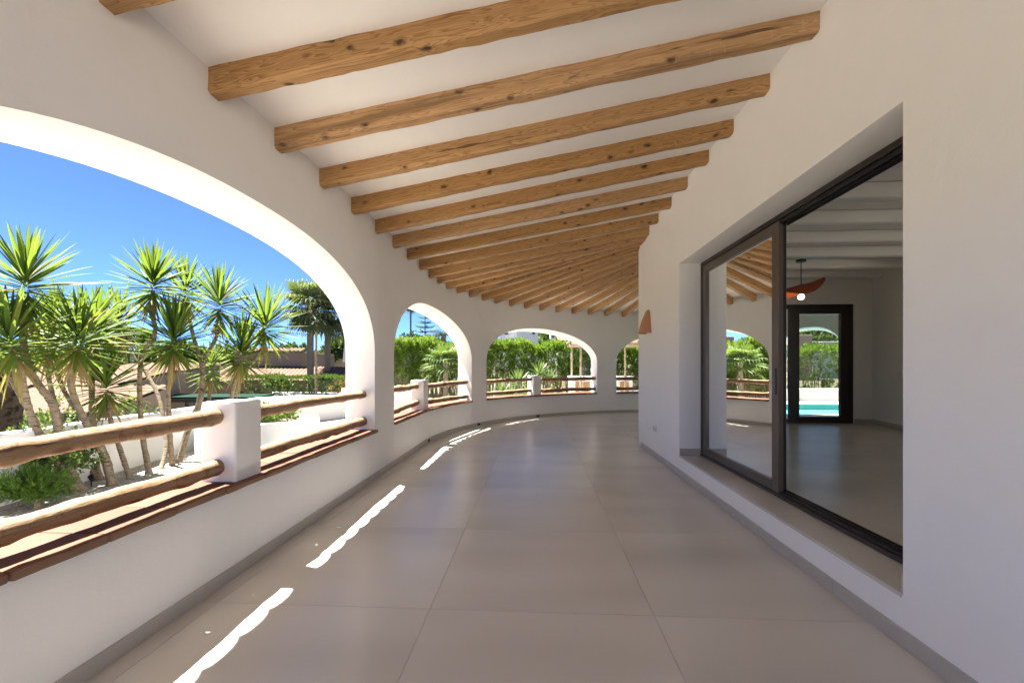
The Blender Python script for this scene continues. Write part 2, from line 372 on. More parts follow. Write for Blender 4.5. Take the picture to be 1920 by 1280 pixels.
M['shrub2'] = m_leaf('juniper_leaf', (0.05, 0.12, 0.012), (0.10, 0.19, 0.02), None, 0.25)
M['stem'] = m_bark('oleander_stem', (0.19, 0.15, 0.10), (0.32, 0.26, 0.18))
M['bark'] = m_bark('tree_bark', (0.10, 0.075, 0.055), (0.20, 0.16, 0.125))
M['dark_bark'] = m_bark('dark_bark', (0.035, 0.026, 0.02), (0.085, 0.065, 0.05))
M['palm_bark'] = m_bark('palm_bark', (0.17, 0.135, 0.105), (0.30, 0.25, 0.20), 1)
M['palm'] = m_leaf('fan_palm_leaf', (0.06, 0.085, 0.042), (0.14, 0.165, 0.085), (0.24, 0.25, 0.17), 0.2, 0.55, 0.2)
M['palm2'] = m_leaf('young_palm_leaf', (0.06, 0.11, 0.028), (0.14, 0.20, 0.06), (0.26, 0.28, 0.14), 0.25, 0.5, 0.2)
M['pine'] = m_leaf('pine_needles', (0.016, 0.04, 0.012), (0.045, 0.08, 0.022), None, 0.12, 0.6)
M['tree'] = m_leaf('tree_leaf', (0.03, 0.065, 0.016), (0.08, 0.125, 0.03), None, 0.2, 0.5)
M['bougain'] = m_leaf('bougainvillea', (0.05, 0.10, 0.02), (0.45, 0.03, 0.07), (0.55, 0.05, 0.10), 0.3)
M['aloe'] = m_leaf('aloe_leaf', (0.06, 0.12, 0.04), (0.15, 0.21, 0.06), (0.26, 0.25, 0.07), 0.2, 0.4)
M['ground'] = m_ground('gravel_ground')
M['water'] = m_water('pool_water')
M['pool_tile'] = m_plain('teal_pool_tile', (0.07, 0.27, 0.25), 0.3, var=0.25, scale=9)
M['bounce_patio'] = m_plain('bounce_patio_stone', (0.28, 0.27, 0.25), 0.8)
M['deck'] = m_plain('pale_deck_stone', (0.60, 0.57, 0.51), 0.8)
M['beige'] = m_plaster('beige_render', (0.26, 0.20, 0.155), 0.9)
M['pink'] = m_plaster('pale_pink_render', (0.36, 0.28, 0.23), 0.9)
M['red'] = m_plaster('red_render', (0.20, 0.06, 0.04), 0.9)
M['white_house'] = m_plaster('far_white_render', (0.55, 0.55, 0.55), 0.9)
M['timber'] = m_plain('pergola_timber', (0.30, 0.235, 0.155), 0.7, var=0.2)
M['cane'] = m_plain('cane_mat', (0.36, 0.26, 0.15), 0.85, var=0.25, scale=40)
M['door_wood'] = m_plain('cabinet_wood', (0.32, 0.18, 0.07), 0.55, var=0.2)
M['fascia'] = m_plain('dark_fascia', (0.055, 0.045, 0.042), 0.7)
M['green_awning'] = m_plain('green_awning', (0.012, 0.030, 0.020), 0.95, spec=0.05)
M['window_dark'] = m_plain('dark_window', (0.03, 0.04, 0.05), 0.15)
M['pole'] = m_bark('wood_pole', (0.26, 0.17, 0.12), (0.36, 0.26, 0.19))
M['lamp_orange'] = m_plain('orange_lamp_shade', (0.36, 0.085, 0.03), 0.6, var=0.15)
def m_bulb():
    m, n, l, b = new_mat('lit_bulb'); b.inputs['Base Color'].default_value = (1, 0.85, 0.6, 1)
    b.inputs['Emission Color'].default_value = (1, 0.72, 0.36, 1); b.inputs['Emission Strength'].default_value = 4.0; return m
M['bulb'] = m_bulb()
M['parasol'] = m_plain('parasol_cloth', (0.72, 0.62, 0.52), 0.9)

# ================================================================== terrace geometry
UL, UR, RAD, VC = -1.915, 1.745, 5.95, 7.35
UC = UL + RAD
THK = 0.355
def W(s, d=0.0, z=0.0):                       # point on the arcade wall: along s, outwards d, up z
    if s <= VC: return Vector((UL - d, s, z))
    t = (s - VC) / RAD
    return Vector((UC - (RAD + d)*math.cos(t), VC + (RAD + d)*math.sin(t), z))
def Wn(s):
    if s <= VC: return Vector((-1, 0, 0))
    t = (s - VC) / RAD; return Vector((-math.cos(t), math.sin(t), 0))
def Wt(s):
    n = Wn(s); return Vector((n.y, -n.x, 0))
SILL = 0.59
S0, S1 = -4.45, 24.0
#        s0     s1     spring rise  power sill
ARCHES = [(-4.27, 0.13, 1.48, 0.985, 2.25, SILL), (0.75, 5.15, 1.48, 0.985, 2.25, SILL), (5.86, 9.77, 1.48, 0.945, 2.1, SILL),
          (10.38, 14.34, 1.48, 0.87, 2.05, SILL), (14.96, 18.90, 1.48, 0.88, 2.05, SILL), (19.50, 20.92, 1.48, 0.92, 2.5, 0.0)]
BOT_S = [(-6, 2.93), (5.2, 2.93), (7.2, 2.928), (7.77, 2.907), (8.2, 2.893), (8.7, 2.873), (9.7, 2.861), (11.3, 2.846), (13, 2.828), (14.6, 2.812), (15.2, 2.80), (26, 2.78)]
def interp(tab, x):
    for (a, ya), (b, yb) in zip(tab, tab[1:]):
        if x <= b: return ya + (yb - ya)*max(0, (x - a))/(b - a)
    return tab[-1][1]
BEAM_H, BEAM_R, BEAM_W = 0.150, 0.124, 0.104
def zc_left(s): return interp(BOT_S, s) + BEAM_H       # ceiling height along the arcade wall
def arch_z(A, s):
    s0, s1, z0, b, p, sl = A; x = abs(2*(s - s0)/(s1 - s0) - 1)
    return z0 + b*max(0.0, 1 - x**p)**(1/p)

# -- inner curve: villa front, then round the corner
CV, CR = 7.50, 1.70
CC = Vector((UR + CR, CV, 0))
BS = [2.534, 3.188, 3.860, 4.529, 5.208, 5.843, 6.504, 7.191, 7.767, 8.228, 8.675, 9.165, 9.695, 10.223, 10.729, 11.301, 11.856, 12.415, 12.979, 13.537, 14.083, 14.623, 15.194]
BR = [2.30, 2.88, 3.467, 4.077, 4.637, 5.267, 5.885, 6.497, 7.015, 7.15, 7.25, 7.34, 7.43]
TH = {13: -39, 14: -43.5, 15: -48.5, 16: -53, 17: -57.5, 18: -62.75, 19: -67.25, 20: -72, 21: -77, 22: -82.5}
def hit_inner(p, th):
    d = Vector((math.cos(R_(th)), math.sin(R_(th)), 0)); q = Vector((p.x, p.y, 0)) - CC
    b = q.dot(d); c = q.dot(q) - CR*CR; disc = b*b - c
    best = None
    if disc > 0:
        t = -b - math.sqrt(disc); h = CC + q + d*t
        if h.x <= CC.x + 1e-3 and h.y >= CV - 1e-3: best = t
    if best is None and abs(d.y) > 1e-6:
        t = (CV + CR - p.y)/d.y
        best = t
    return Vector((p.x, p.y, 0)) + d*best
RULE = []                                      # (s, left point, right point) of every beam
s = BS[0]; r = BR[0]; back = []
for k in range(1, 8):
    back.append((BS[0] - 0.662*k, BR[0] - 0.60*k))
for a, b in reversed(back): RULE.append((a, W(a), Vector((UR, b, 0))))
NB0 = len(RULE)
for i, a in enumerate(BS):
    L = W(a)
    RULE.append((a, L, Vector((UR, BR[i], 0)) if i < len(BR) else hit_inner(L, TH[i])))
a, th = BS[-1], -82.5
while a < S1 - 0.4:
    a += 0.56; th -= 5.4; L = W(a)
    q = hit_inner(L, th) if th > -100 else Vector((min(8.6, 3.1 + (a - 15.9)*0.75), CV + CR, 0))
    RULE.append((a, L, q))
def z_right(rule):
    a, L, Q = rule; ln = math.hypot(Q.x - L.x, Q.y - L.y); return interp(BOT_S, a) + 0.1285*ln + BEAM_R

# -- ceiling sheet, ruled between the arcade and the villa front
mb = MB(); rows = []
NS = 3
fine = []
for r0, r1 in zip(RULE, RULE[1:]):
    for k in range(NS):
        t = k/NS; a = r0[0]*(1-t) + r1[0]*t
        Q = r0[2]*(1-t) + r1[2]*t
        fine.append((a, W(a), Q, z_right(r0)*(1-t) + z_right(r1)*t))
a, L, Q = RULE[-1]; fine.append((a, L, Q, z_right(RULE[-1])))
vv = []; ff = []
for i, (a, L, Q, zr) in enumerate(fine):
    n = (Q - L); ln = n.length; n.normalize(); zl = zc_left(a); sl_ = (zr - zl)/ln
    Lo = L - n*0.12; Qo = Q + n*0.25
    vv += [(Lo.x, Lo.y, zl - sl_*0.12), (Qo.x, Qo.y, zr + sl_*0.25), (Lo.x, Lo.y, zl - sl_*0.12 + 0.06), (Qo.x, Qo.y, zr + sl_*0.25 + 0.06)]
    if i:
        p, q = (i-1)*4, i*4
        ff += [(p, q, q+1, p+1), (p+2, p+3, q+3, q+2), (p, p+2, q+2, q), (p+1, q+1, q+3, p+3)]
ceiling = MB().add(vv, ff).build('ceiling', M['ceil'], smooth=30)
tag(ceiling, kind='structure')

# -- pine beams
def beam(rule, rnd):
    a, L, Q = rule; zb = interp(BOT_S, a); d = Q - L; ln = d.length; zr = z_right(rule) - BEAM_R
    L3 = Vector((L.x, L.y, zb)); Q3 = Vector((Q.x, Q.y, zr)); ax = (Q3 - L3).normalized()
    length = (Q3 - L3).length + 0.30                         # beam ends are let into both walls
    w, h, c = BEAM_W, BEAM_H + 0.012, 0.017
    prof = [(-w/2, h), (-w/2, c), (-w/2 + c, 0), (w/2 - c, 0), (w/2, c), (w/2, h)]
    N = 34; vv = []; ff = []; wob = [[rnd.uniform(-1, 1) for _ in range(N+1)] for _ in range(6)]
    for i in range(N+1):
        x = -0.15 + length*i/N
        for k, (y, z) in enumerate(prof):
            e = 0.0045*wob[k][i]
            vv.append((x, y + e*(1 if y > 0 else -1), z + (0.0045*wob[(k+2) % 6][i] if 0 < k < 5 else 0)))
        if i:
            for k in range(6):
                p, q = (i-1)*6, i*6; ff.append((p+k, p+(k+1) % 6, q+(k+1) % 6, q+k))
    ff += [tuple(range(6)), tuple(N*6 + k for k in reversed(range(6)))]
    o = MB().add(vv, ff).build('beam', M['beam'], smooth=25)
    y = Vector((0, 0, 1)).cross(ax).normalized(); z = ax.cross(y)
    Mx = Matrix(((ax.x, y.x, z.x, L3.x), (ax.y, y.y, z.y, L3.y), (ax.z, y.z, z.z, L3.z), (0, 0, 0, 1)))
    o.parent = ceiling; o.matrix_world = Mx; return o
rb = random.Random(11)
for i, rule in enumerate(RULE):
    if NB0 - 7 <= i <= NB0 + len(BS) + 4: beam(rule, rb)

# ------------------------------------------------------------------ arcade wall
arcade = empty('arcade_wall', (UL, 3.0, 0))
tag(arcade, 'curving white plastered arcade wall with wide arched openings and terracotta sills', 'wall')
def at_parent(o, parent):                     # keep world coordinates under a moved parent
    o.parent = parent; o.matrix_parent_inverse = parent.matrix_world.inverted(); return o
bpy.context.view_layer.update()
mb = MB(); ZB = -0.45
Z1 = SILL - 0.03
def ztop(s): return zc_left(s) + 0.03
def quad(a, b, c, d): mb.add([a, b, c, d], [(0, 1, 2, 3)])
def face_band(sa, sb, za0, za1, zb0, zb1):    # inner and outer skin between two columns
    quad(W(sa, 0, za0), W(sb, 0, zb0), W(sb, 0, zb1), W(sa, 0, za1))
def face_out(sa, sb, za0, za1, zb0, zb1):
    quad(W(sa, THK, za0), W(sb, THK, zb0), W(sb, THK, zb1), W(sa, THK, za1))
def out_z(A, s):                              # the outer rim of each arch sits slightly lower
    return A[2] + (arch_z(A, s) - A[2])*0.93
cuts = []
def pier(sa, sb, lim):
    n = max(1, int((sb - sa)/0.12)); pts = [sa + (sb - sa)*i/n for i in range(n+1)]
    for a, b in zip(pts, pts[1:]):
        for z0, z1 in ((ZB, 0.0), (0.0, Z1), (Z1, 1.48)):
            face_band(a, b, z0, z1, z0, z1); face_out(a, b, z0, z1, z0, z1)
        face_band(a, b, 1.48, ztop(a), 1.48, ztop(b)); face_out(a, b, 1.48, ztop(a), 1.48, ztop(b))
        quad(W(a, 0, ztop(a)), W(b, 0, ztop(b)), W(b, THK, ztop(b)), W(a, THK, ztop(a)))
prev = S0
for A in ARCHES:
    s0, s1, z0, b_, p_, sl_ = A; pier(prev, s0, None)
    N = 56; pts = [s0 + (s1 - s0)*(0.5 - 0.5*math.cos(math.pi*i/N)) for i in range(N+1)]
    low = Z1 if sl_ > 0 else 0.0
    for a, b in zip(pts, pts[1:]):
        face_band(a, b, ZB, 0.0, ZB, 0.0); face_out(a, b, ZB, 0.0, ZB, 0.0)
        if low > 0: face_band(a, b, 0.0, low, 0.0, low); face_out(a, b, 0.0, low, 0.0, low)
        face_band(a, b, arch_z(A, a), ztop(a), arch_z(A, b), ztop(b)); face_out(a, b, out_z(A, a), ztop(a), out_z(A, b), ztop(b))
        quad(W(a, 0, arch_z(A, a)), W(b, 0, arch_z(A, b)), W(b, THK, out_z(A, b)), W(a, THK, out_z(A, a)))
        quad(W(a, 0, low), W(b, 0, low), W(b, THK, low), W(a, THK, low))
        quad(W(a, 0, ztop(a)), W(b, 0, ztop(b)), W(b, THK, ztop(b)), W(a, THK, ztop(a)))
    for sj in (s0, s1):
        for q0, q1 in (((0.0, Z1), (Z1, 1.48)) if low == 0 else ((Z1, 1.48),)):
            quad(W(sj, 0, q0), W(sj, THK, q0), W(sj, THK, q1), W(sj, 0, q1))
    prev = s1
pier(prev, S1, None)
wall_o = at_parent(mb.build('masonry', M['wall'], smooth=32, weld=True, bevel=0.016, segs=3), arcade)

# skirting of the arcade, in porcelain lengths
def strip(sa, sb, d0, d1, z0, z1, n):
    m = MB(); vv = []; ff = []
    for i in range(n+1):
        s = sa + (sb - sa)*i/n
        for d, z in ((d0, z0), (d1, z0), (d1, z1), (d0, z1)): vv.append(W(s, d, z))
        if i:
            p, q = (i-1)*4, i*4
            for k in range(4): ff.append((p+k, p+(k+1) % 4, q+(k+1) % 4, q+k))
    ff += [(0, 1, 2, 3), (4*n+3, 4*n+2, 4*n+1, 4*n)]
    return m.add(vv, ff)
s = -4.4
while s < 19.4:
    e = min(s + 1.2, 19.48)
    at_parent(strip(s + 0.001, e - 0.001, -0.011, 0.02, 0.0, 0.078, 8).build('skirting', M['skirt']), arcade); s = e
for px, py in ((803, 827), (897, 793.5), (1008, 779.5)):
    best = min((abs((lambda p: 960 + FPX*(p.x*math.cos(YAW) + p.y*math.sin(YAW))/(-p.x*math.sin(YAW) + p.y*math.cos(YAW)))(W(q/100)) - px), q/100) for q in range(600, 1500))[1]
    at_parent(strip(best - 0.055, best + 0.055, -0.0145, 0.0, 0.018, 0.06, 1).build('drain_hole', M['black']), arcade)

# terracotta sill tiles with their darker lips
def sill_tile(sa, sb, rnd, parent):
    n = 3; z0, z1 = SILL - 0.028, SILL + 0.004 + rnd.uniform(-0.003, 0.003); d0 = -0.040 + rnd.uniform(-0.005, 0.005)
    t = at_parent(strip(sa + 0.003, sb - 0.003, d0 + 0.004, THK + 0.03, z0 + 0.012, z1, n).build('sill_tile', M['terra'], bevel=0.004, segs=2, smooth=40), parent)
    m = strip(sa + 0.0035, sb - 0.0035, d0, -0.002, z0 - 0.004, z1 - 0.004, 4)
    m.v = [tuple(Vector(v) + Vector((rnd.uniform(-.003, .003), rnd.uniform(-.002, .002), rnd.uniform(-.0025, .0025)))) for v in m.v]
    at_parent(m.build('sill_lip', M['brick'], bevel=0.006, segs=2, smooth=40), parent)
rs = random.Random(3)
for A in ARCHES[:5]:
    s0, s1 = A[0], A[1]; n = round((s1 - s0)/0.378); off = 0.0
    for i in range(n): sill_tile(s0 + (s1 - s0)*i/n, s0 + (s1 - s0)*(i+1)/n, rs, arcade)

# log railings, one set in each arch
def railing(A, sp, label, seed, half=0.135):
    rnd = random.Random(seed); base = W(sp, 0.12, SILL)
    root = empty('log_railing', base); tag(root, label, 'railing', 'log railings in the arches'); bpy.context.view_layer.update()
    m = MB(); vv = []; zt = 1.105
    for z in (SILL - 0.01, zt):
        for s_, d in ((sp - half, 0.012), (sp + half, 0.012), (sp + half, 0.245), (sp - half, 0.245)): vv.append(W(s_, d, z))
    m.add(vv, [(0, 3, 2, 1), (4, 5, 6, 7), (0, 1, 5, 4), (1, 2, 6, 5), (2, 3, 7, 6), (3, 0, 4, 7)])
    at_parent(m.build('post', M['wall'], bevel=0.016, segs=4, smooth=50), root)
    for sa, sb in ((A[0] - 0.05, sp - half + 0.03), (sp + half - 0.03, A[1] + 0.05)):
        for z in (0.998, 0.703):
            pa, pb = W(sa, 0.135, z + rnd.uniform(-.012, .012)), W(sb, 0.135, z + rnd.uniform(-.012, .012))
            ln = (pb - pa).length; N = 44; pts = []; rad = []; r0 = rnd.uniform(0.045, 0.050); r1 = r0*rnd.uniform(0.84, 0.96)
            if rnd.random() < .5: r0, r1 = r1, r0
            ph = [rnd.uniform(0, 6.3) for _ in range(6)]; kn = [rnd.random() for _ in range(7)]
            for i in range(N+1):
                t = i/N
                pts.append((ln*t, 0.007*math.sin(ph[0] + 4*t) + 0.003*math.sin(ph[1] + 11*t), 0.007*math.sin(ph[2] + 3.5*t) + 0.003*math.sin(ph[3] + 12*t)))
                rr = r0*(1-t) + r1*t + 0.0015*math.sin(ph[4] + 23*t) + 0.001*math.sin(ph[5] + 41*t)
                for q in kn: rr += 0.008*math.exp(-((t - q)*ln/0.045)**2)
                rad.append(rr)
            mm = MB().tube(pts, rad, 16, True, 0.045, rnd)
            o = mm.build('rail', M['log'], smooth=60)
            ax = (pb - pa).normalized(); yy = Vector((0, 0, 1)).cross(ax).normalized(); zz = ax.cross(yy)
            mw = Matrix(((ax.x, yy.x, zz.x, pa.x), (ax.y, yy.y, zz.y, pa.y), (ax.z, yy.z, zz.z, pa.z), (0, 0, 0, 1)))
            o.parent = root; o.matrix_world = mw
railing(ARCHES[1], 2.872, 'log railing with white post in the widest arch, in front of the yucca trees', 1)
railing(ARCHES[2], 7.62, 'log railing with white post in the tall narrow-looking arch, second from the left', 2)
railing(ARCHES[3], 12.30, 'log railing with white post in the arch facing the oleander hedge and pergola', 3)
railing(ARCHES[4], 16.95, 'log railing in the arch half hidden behind the villa corner', 4)

# small painted-over junction covers above the piers
for px, py, lb in ((902, 592, 'square painted cover plate above the pier between the second and third arches'),
                   (1145, 614, 'square painted cover plate above the pier left of the half hidden arch')):
    best = min((abs((lambda p: 960 + FPX*(p.x*math.cos(YAW) + p.y*math.sin(YAW))/(-p.x*math.sin(YAW) + p.y*math.cos(YAW)))(W(q/100)) - px), q/100) for q in range(600, 1600))[1]
    p = W(best); zz = EYE + (Y0 - py)/FPX*(-p.x*math.sin(YAW) + p.y*math.cos(YAW))
    o = strip(best - 0.05, best + 0.05, -0.006, 0.004, zz - 0.05, zz + 0.05, 1).build('cover_plate', M['wall'], bevel=0.002, segs=1)
    tag(o, lb, 'cover plate')

# ------------------------------------------------------------------ terrace floor: 1.2 m porcelain tiles on a screed
def clip(poly, n, d):                         # keep n.p <= d
    out = []
    for i in range(len(poly)):
        a, b = poly[i], poly[(i+1) % len(poly)]; da = n[0]*a[0] + n[1]*a[1] - d; db = n[0]*b[0] + n[1]*b[1] - d
        if da <= 0: out.append(a)
        if (da < 0 < db) or (db < 0 < da):
            t = da/(da - db); out.append((a[0] + (b[0] - a[0])*t, a[1] + (b[1] - a[1])*t))
    return out
HALF = []
for s in [0.0] + [VC + RAD*R_(t) for t in range(3, 176, 4)]:
    nn = Wn(s); p = W(s, 0.10); HALF.append(((nn.x, nn.y), nn.x*p.x + nn.y*p.y))
floor_o = MB().prism([p for p in [(UL - 0.15, -2.2), (9.9, -2.2)]] + [tuple(W(VC + RAD*R_(t), 0.15)[:2]) for t in range(175, -1, -5)], -0.40, -0.0035).build('floor', M['grout'])
tag(floor_o, kind='structure')
TS, U0, V0 = 1.214, -0.585, 2.41
def tiles(i0, i1, j0, j1, z, parent, halves, mat, lim=None):
    for i in range(i0, i1):
        for j in range(j0, j1):
            a, b = U0 + TS*i, V0 + TS*j; g = 0.0013
            poly = [(a + g, b + g), (a + TS - g, b + g), (a + TS - g, b + TS - g), (a + g, b + TS - g)]
            for nn, dd in halves:
                poly = clip(poly, nn, dd)
                if len(poly) < 3: break
            if len(poly) < 3: continue
            cx, cy_ = a + TS/2, b + TS/2
            o = MB().prism([(x - cx, y - cy_) for x, y in poly], -0.0034, 0.0).build('tile', mat, parent)
            o.location = (cx, cy_, z)
tiles(-2, 8, -4, 10, 0.0, floor_o, HALF + [((0, -1), 2.19), ((0, 1), 13.3), ((-1, 0), 2.1)], M['floor'])

# ================================================================== villa front (right)
villa = empty('villa', (UR, 4.0, 0)); tag(villa, 'white villa front with a wide sliding glass door above a low step', 'house')
bpy.context.view_layer.update()
OV0, OV1, OZ0, OZ1 = 2.215, 5.53, 0.245, 2.597
DU = 2.0                                       # outer plane of the door frame
WZ = 3.72
def front_wall():
    m = MB(); V0_, V1_ = -2.15, CV
    # outer skin around the opening, vertical strips
    def q(v0, v1, z0, z1): m.add([(UR, v0, z0), (UR, v1, z0), (UR, v1, z1), (UR, v0, z1)], [(0, 1, 2, 3)])
    for v0, v1 in ((V0_, OV0), (OV1, V1_)):
        for z0, z1 in ((-0.3, OZ0), (OZ0, OZ1), (OZ1, WZ)): q(v0, v1, z0, z1)
    q(OV0, OV1, -0.3, OZ0); q(OV0, OV1, OZ1, WZ)
    D = 2.14
    for v in (OV0, OV1): m.add([(UR, v, OZ0), (D, v, OZ0), (D, v, OZ1), (UR, v, OZ1)], [(0, 1, 2, 3)])
    for z in (OZ0, OZ1): m.add([(UR, OV0, z), (D, OV0, z), (D, OV1, z), (UR, OV1, z)], [(0, 1, 2, 3)])
    # room-side skin
    def q2(v0, v1, z0, z1): m.add([(D, v0, z0), (D, v1, z0), (D, v1, z1), (D, v0, z1)], [(0, 1, 2, 3)])
    for v0, v1 in ((V0_, OV0), (OV1, V1_)):
        for z0, z1 in ((-0.3, OZ0), (OZ0, OZ1), (OZ1, WZ)): q2(v0, v1, z0, z1)
    q2(OV0, OV1, -0.3, OZ0); q2(OV0, OV1, OZ1, WZ)
    # round corner and rear wall, with the garden door opening
    N = 14; pts = []
    for i in range(N+1):
        t = math.pi/2*i/N; pts.append((CC.x - CR*math.cos(t), CV + CR*math.sin(t)))
    for (a, b), (c, d) in zip(pts, pts[1:]):
        for z0, z1 in ((-0.3, OZ0), (OZ0, OZ1), (OZ1, WZ)): m.add([(a, b, z0), (c, d, z0), (c, d, z1), (a, b, z1)], [(0, 1, 2, 3)])
    return m
fw = at_parent(front_wall().build('front_wall', M['wall'], smooth=32, weld=True, bevel=0.006, segs=2), villa)

# rear wall of the room with the garden door opening
BV = CV + CR                                   # outer face of the rear wall
BI = 8.90                                      # inner face
def zfl(px, py): return on_z(px, py, OZ0)
DX0, DX1, DZ1 = 4.02, 6.125, 2.55               # opening of the garden door
rear = MB()
def rear_block(u0, u1, z0, z1): rear.box((u0, BI, z0), (u1, BV, z1))
rear_block(CC.x - 0.6, DX0, -0.3, WZ); rear_block(DX1, 10.2, -0.3, WZ); rear.box((DX0 - .001, BI + 0.0005, DZ1), (DX1 + .001, BV - 0.0005, WZ)); rear.box((DX0 - .001, BI + 0.0005, -0.3), (DX1 + .001, BV - 0.0005, OZ0 - 0.004))
at_parent(rear.build('rear_wall', M['room']), villa)
# skirting, threshold and door reveal skirting
v = -2.1
k = 0
while v < CV - 0.01:
    e = min(v + 1.2, CV)
    at_parent(MB().box((UR - 0.011, v + 0.001, 0), (UR + 0.01, e - 0.001, 0.085)).build('skirting', M['skirt'], bevel=0.002, segs=1), villa); v = e
v = OV0
for i in range(3):
    e = OV0 + (OV1 - OV0)*(i+1)/3
    at_parent(MB().box((UR - 0.004, v + 0.0012, OZ0 - 0.016), (DU + 0.02, e - 0.0012, OZ0 + 0.006)).build('threshold_tile', M['floor'], bevel=0.002, segs=1), villa); v = e
at_parent(MB().box((UR + 0.004, OV1 - 0.012, OZ0 + 0.006), (DU, OV1 + 0.004, OZ0 + 0.09)).build('skirting', M['skirt'], bevel=0.002, segs=1), villa)
at_parent(MB().box((UR + 0.004, OV0 - 0.004, OZ0 + 0.006), (DU, OV0 + 0.012, OZ0 + 0.09)).build('skirting', M['skirt'], bevel=0.002, segs=1), villa)
# roof slab over the villa
at_parent(MB().box((UR + 0.2, -2.15, WZ - 0.02), (10.2, BV, WZ + 0.18)).build('roof_slab', M['wall']), villa)
fwb = MB(); fwb.box((10.0, -2.15, -0.3), (10.2, BI, OZ0 - 0.01)); fwb.box((10.0, -2.15, 2.6), (10.2, BI, WZ - 0.025)); fwb.box((10.0, 6.2, OZ0 - 0.01), (10.2, BI, 2.6)); fwb.box((10.0, 4.2, OZ0 - 0.01), (10.2, 6.2, 2.6)); fwb.box((10.0, -2.15, OZ0 - 0.01), (10.2, -1.5, 2.6))
at_parent(fwb.build('far_wall', M['wall']), villa)          # unseen far wall, its wide opening added to brighten the room
ew = MB(); ew.box((2.14, -2.15, -0.3), (10.0, -1.95, OZ0 - 0.01)); ew.box((2.14, -2.15, 2.6), (10.0, -1.95, WZ - 0.025))
for a_, b_ in ((2.14, 10.0),): ew.box((a_, -2.15, OZ0 - 0.01), (b_, -1.95, 2.6))
at_parent(ew.build('end_wall', M['wall']), villa)

# sliding door
door = empty('sliding_door', (DU, OV0, OZ0)); at_parent(door, villa); bpy.context.view_layer.update()
def dbox(name, lo, hi, mat, parent=door, bv=0.004):
    return at_parent(MB().box(lo, hi).build(name, mat, bevel=bv, segs=1), parent)
zb = OZ0 + 0.006
dbox('frame', (DU, OV0, OZ1 - 0.045), (DU + 0.13, OV1, OZ1 - 0.001), M['frame'])
dbox('frame', (DU, OV1 - 0.045, zb + 0.03), (DU + 0.13, OV1 - 0.001, OZ1 - 0.047), M['frame'])
dbox('frame', (DU, OV0 + 0.001, zb + 0.03), (DU + 0.13, OV0 + 0.045, OZ1 - 0.047), M['frame'])
dbox('track', (DU - 0.006, OV0, zb), (DU + 0.135, OV1, zb + 0.028), M['frame'])
for du in (0.022, 0.066, 0.108): dbox('track_rib', (DU + du, OV0 + 0.05, zb + 0.0285), (DU + du + 0.012, 3.86, zb + 0.044), M['frame'], bv=0.002)
for du in (0.022, 0.066, 0.108): dbox('track_rib', (DU + du, OV0 + 0.05, OZ1 - 0.075), (DU + du + 0.012, 3.86, OZ1 - 0.0455), M['rubber'], bv=0.002)
def leaf(v0, v1, u0, mat, st=0.105, seal=True):
    t = 0.042; z0, z1 = zb + 0.03, OZ1 - 0.05; rl = 0.085
    dbox('stile', (u0, v0, z0), (u0 + t, v0 + st, z1), mat); dbox('stile', (u0, v1 - st, z0), (u0 + t, v1, z1), mat)
    dbox('top_rail', (u0, v0 + st + .0005, z1 - rl), (u0 + t, v1 - st - .0005, z1 - .0005), mat)
    dbox('bottom_rail', (u0, v0 + st + .0005, z0 + .0005), (u0 + t, v1 - st - .0005, z0 + rl), mat)
    m = MB(); uu = u0 + t*0.5
    m.add([(uu, v0 + st - .01, z0 + rl - .01), (uu, v1 - st + .01, z0 + rl - .01), (uu, v1 - st + .01, z1 - rl + .01), (uu, v0 + st - .01, z1 - rl + .01)], [(0, 1, 2, 3)])
    at_parent(m.build('pane', M['glass']), door)
leaf(3.80, OV1 - 0.046, DU + 0.008, M['frame2'])
leaf(3.84, OV1 - 0.10, DU + 0.056, M['frame'])
dbox('handle', (DU + 0.003, 3.82, 1.10), (DU + 0.0075, 3.845, 1.32), M['rubber'], bv=0.003)

# wall lamp: terracotta half cone
def sconce():
    v, zt, zb_ = 7.00, 2.225, 1.855; p0 = Vector((UR, v, zb_))
    root = empty('wall_lamp', p0); tag(root, 'terracotta half-cone wall lamp near the rounded villa corner', 'lamp'); bpy.context.view_layer.update()
    m = MB(); N = 16; vv = []; ff = []
    lv = [(0, 0.165, 0.16), (0.10, 0.142, 0.135), (0.20, 0.115, 0.105), (0.29, 0.085, 0.066), (0.335, 0.062, 0.047), (0.36, 0.035, 0.026), (0.368, 0.004, 0.004)]
    for inner in (0, 0.010):
        for z, hw, dp in lv:
            for k in range(N+1):
                t = math.pi*k/N
                vv.append((UR - max(0.0, (dp - inner))*math.sin(t), v - max(0.001, hw - inner)*math.cos(t), zb_ + z - (inner if z > .3 else 0)))
    K = N + 1; Lv = len(lv)
    for off in (0, Lv*K):
        for i in range(Lv-1):
            for k in range(N): ff.append((off + i*K+k, off + i*K+k+1, off + (i+1)*K+k+1, off + (i+1)*K+k))
    for k in range(N): ff.append((k, k+1, Lv*K+k+1, Lv*K+k))
    at_parent(m.add(vv, ff).build('shade', M['sconce'], smooth=50), root)
sconce()
sock = empty('wall_socket', (UR, 6.62, 0.42)); tag(sock, 'double white socket low on the villa wall beside the sliding door', 'socket'); bpy.context.view_layer.update()
for dv in (-0.045, 0.045):
    pl = at_parent(MB().box((UR - 0.011, 6.62 + dv - 0.042, 0.375), (UR + 0.001, 6.62 + dv + 0.042, 0.462)).build('plate', M['white_plastic'], bevel=0.003, segs=2), sock)
    at_parent(MB().box((UR - 0.013, 6.62 + dv - 0.024, 0.395), (UR - 0.0105, 6.62 + dv + 0.024, 0.442)).build('insert', M['skirt'], bevel=0.001, segs=1), sock)

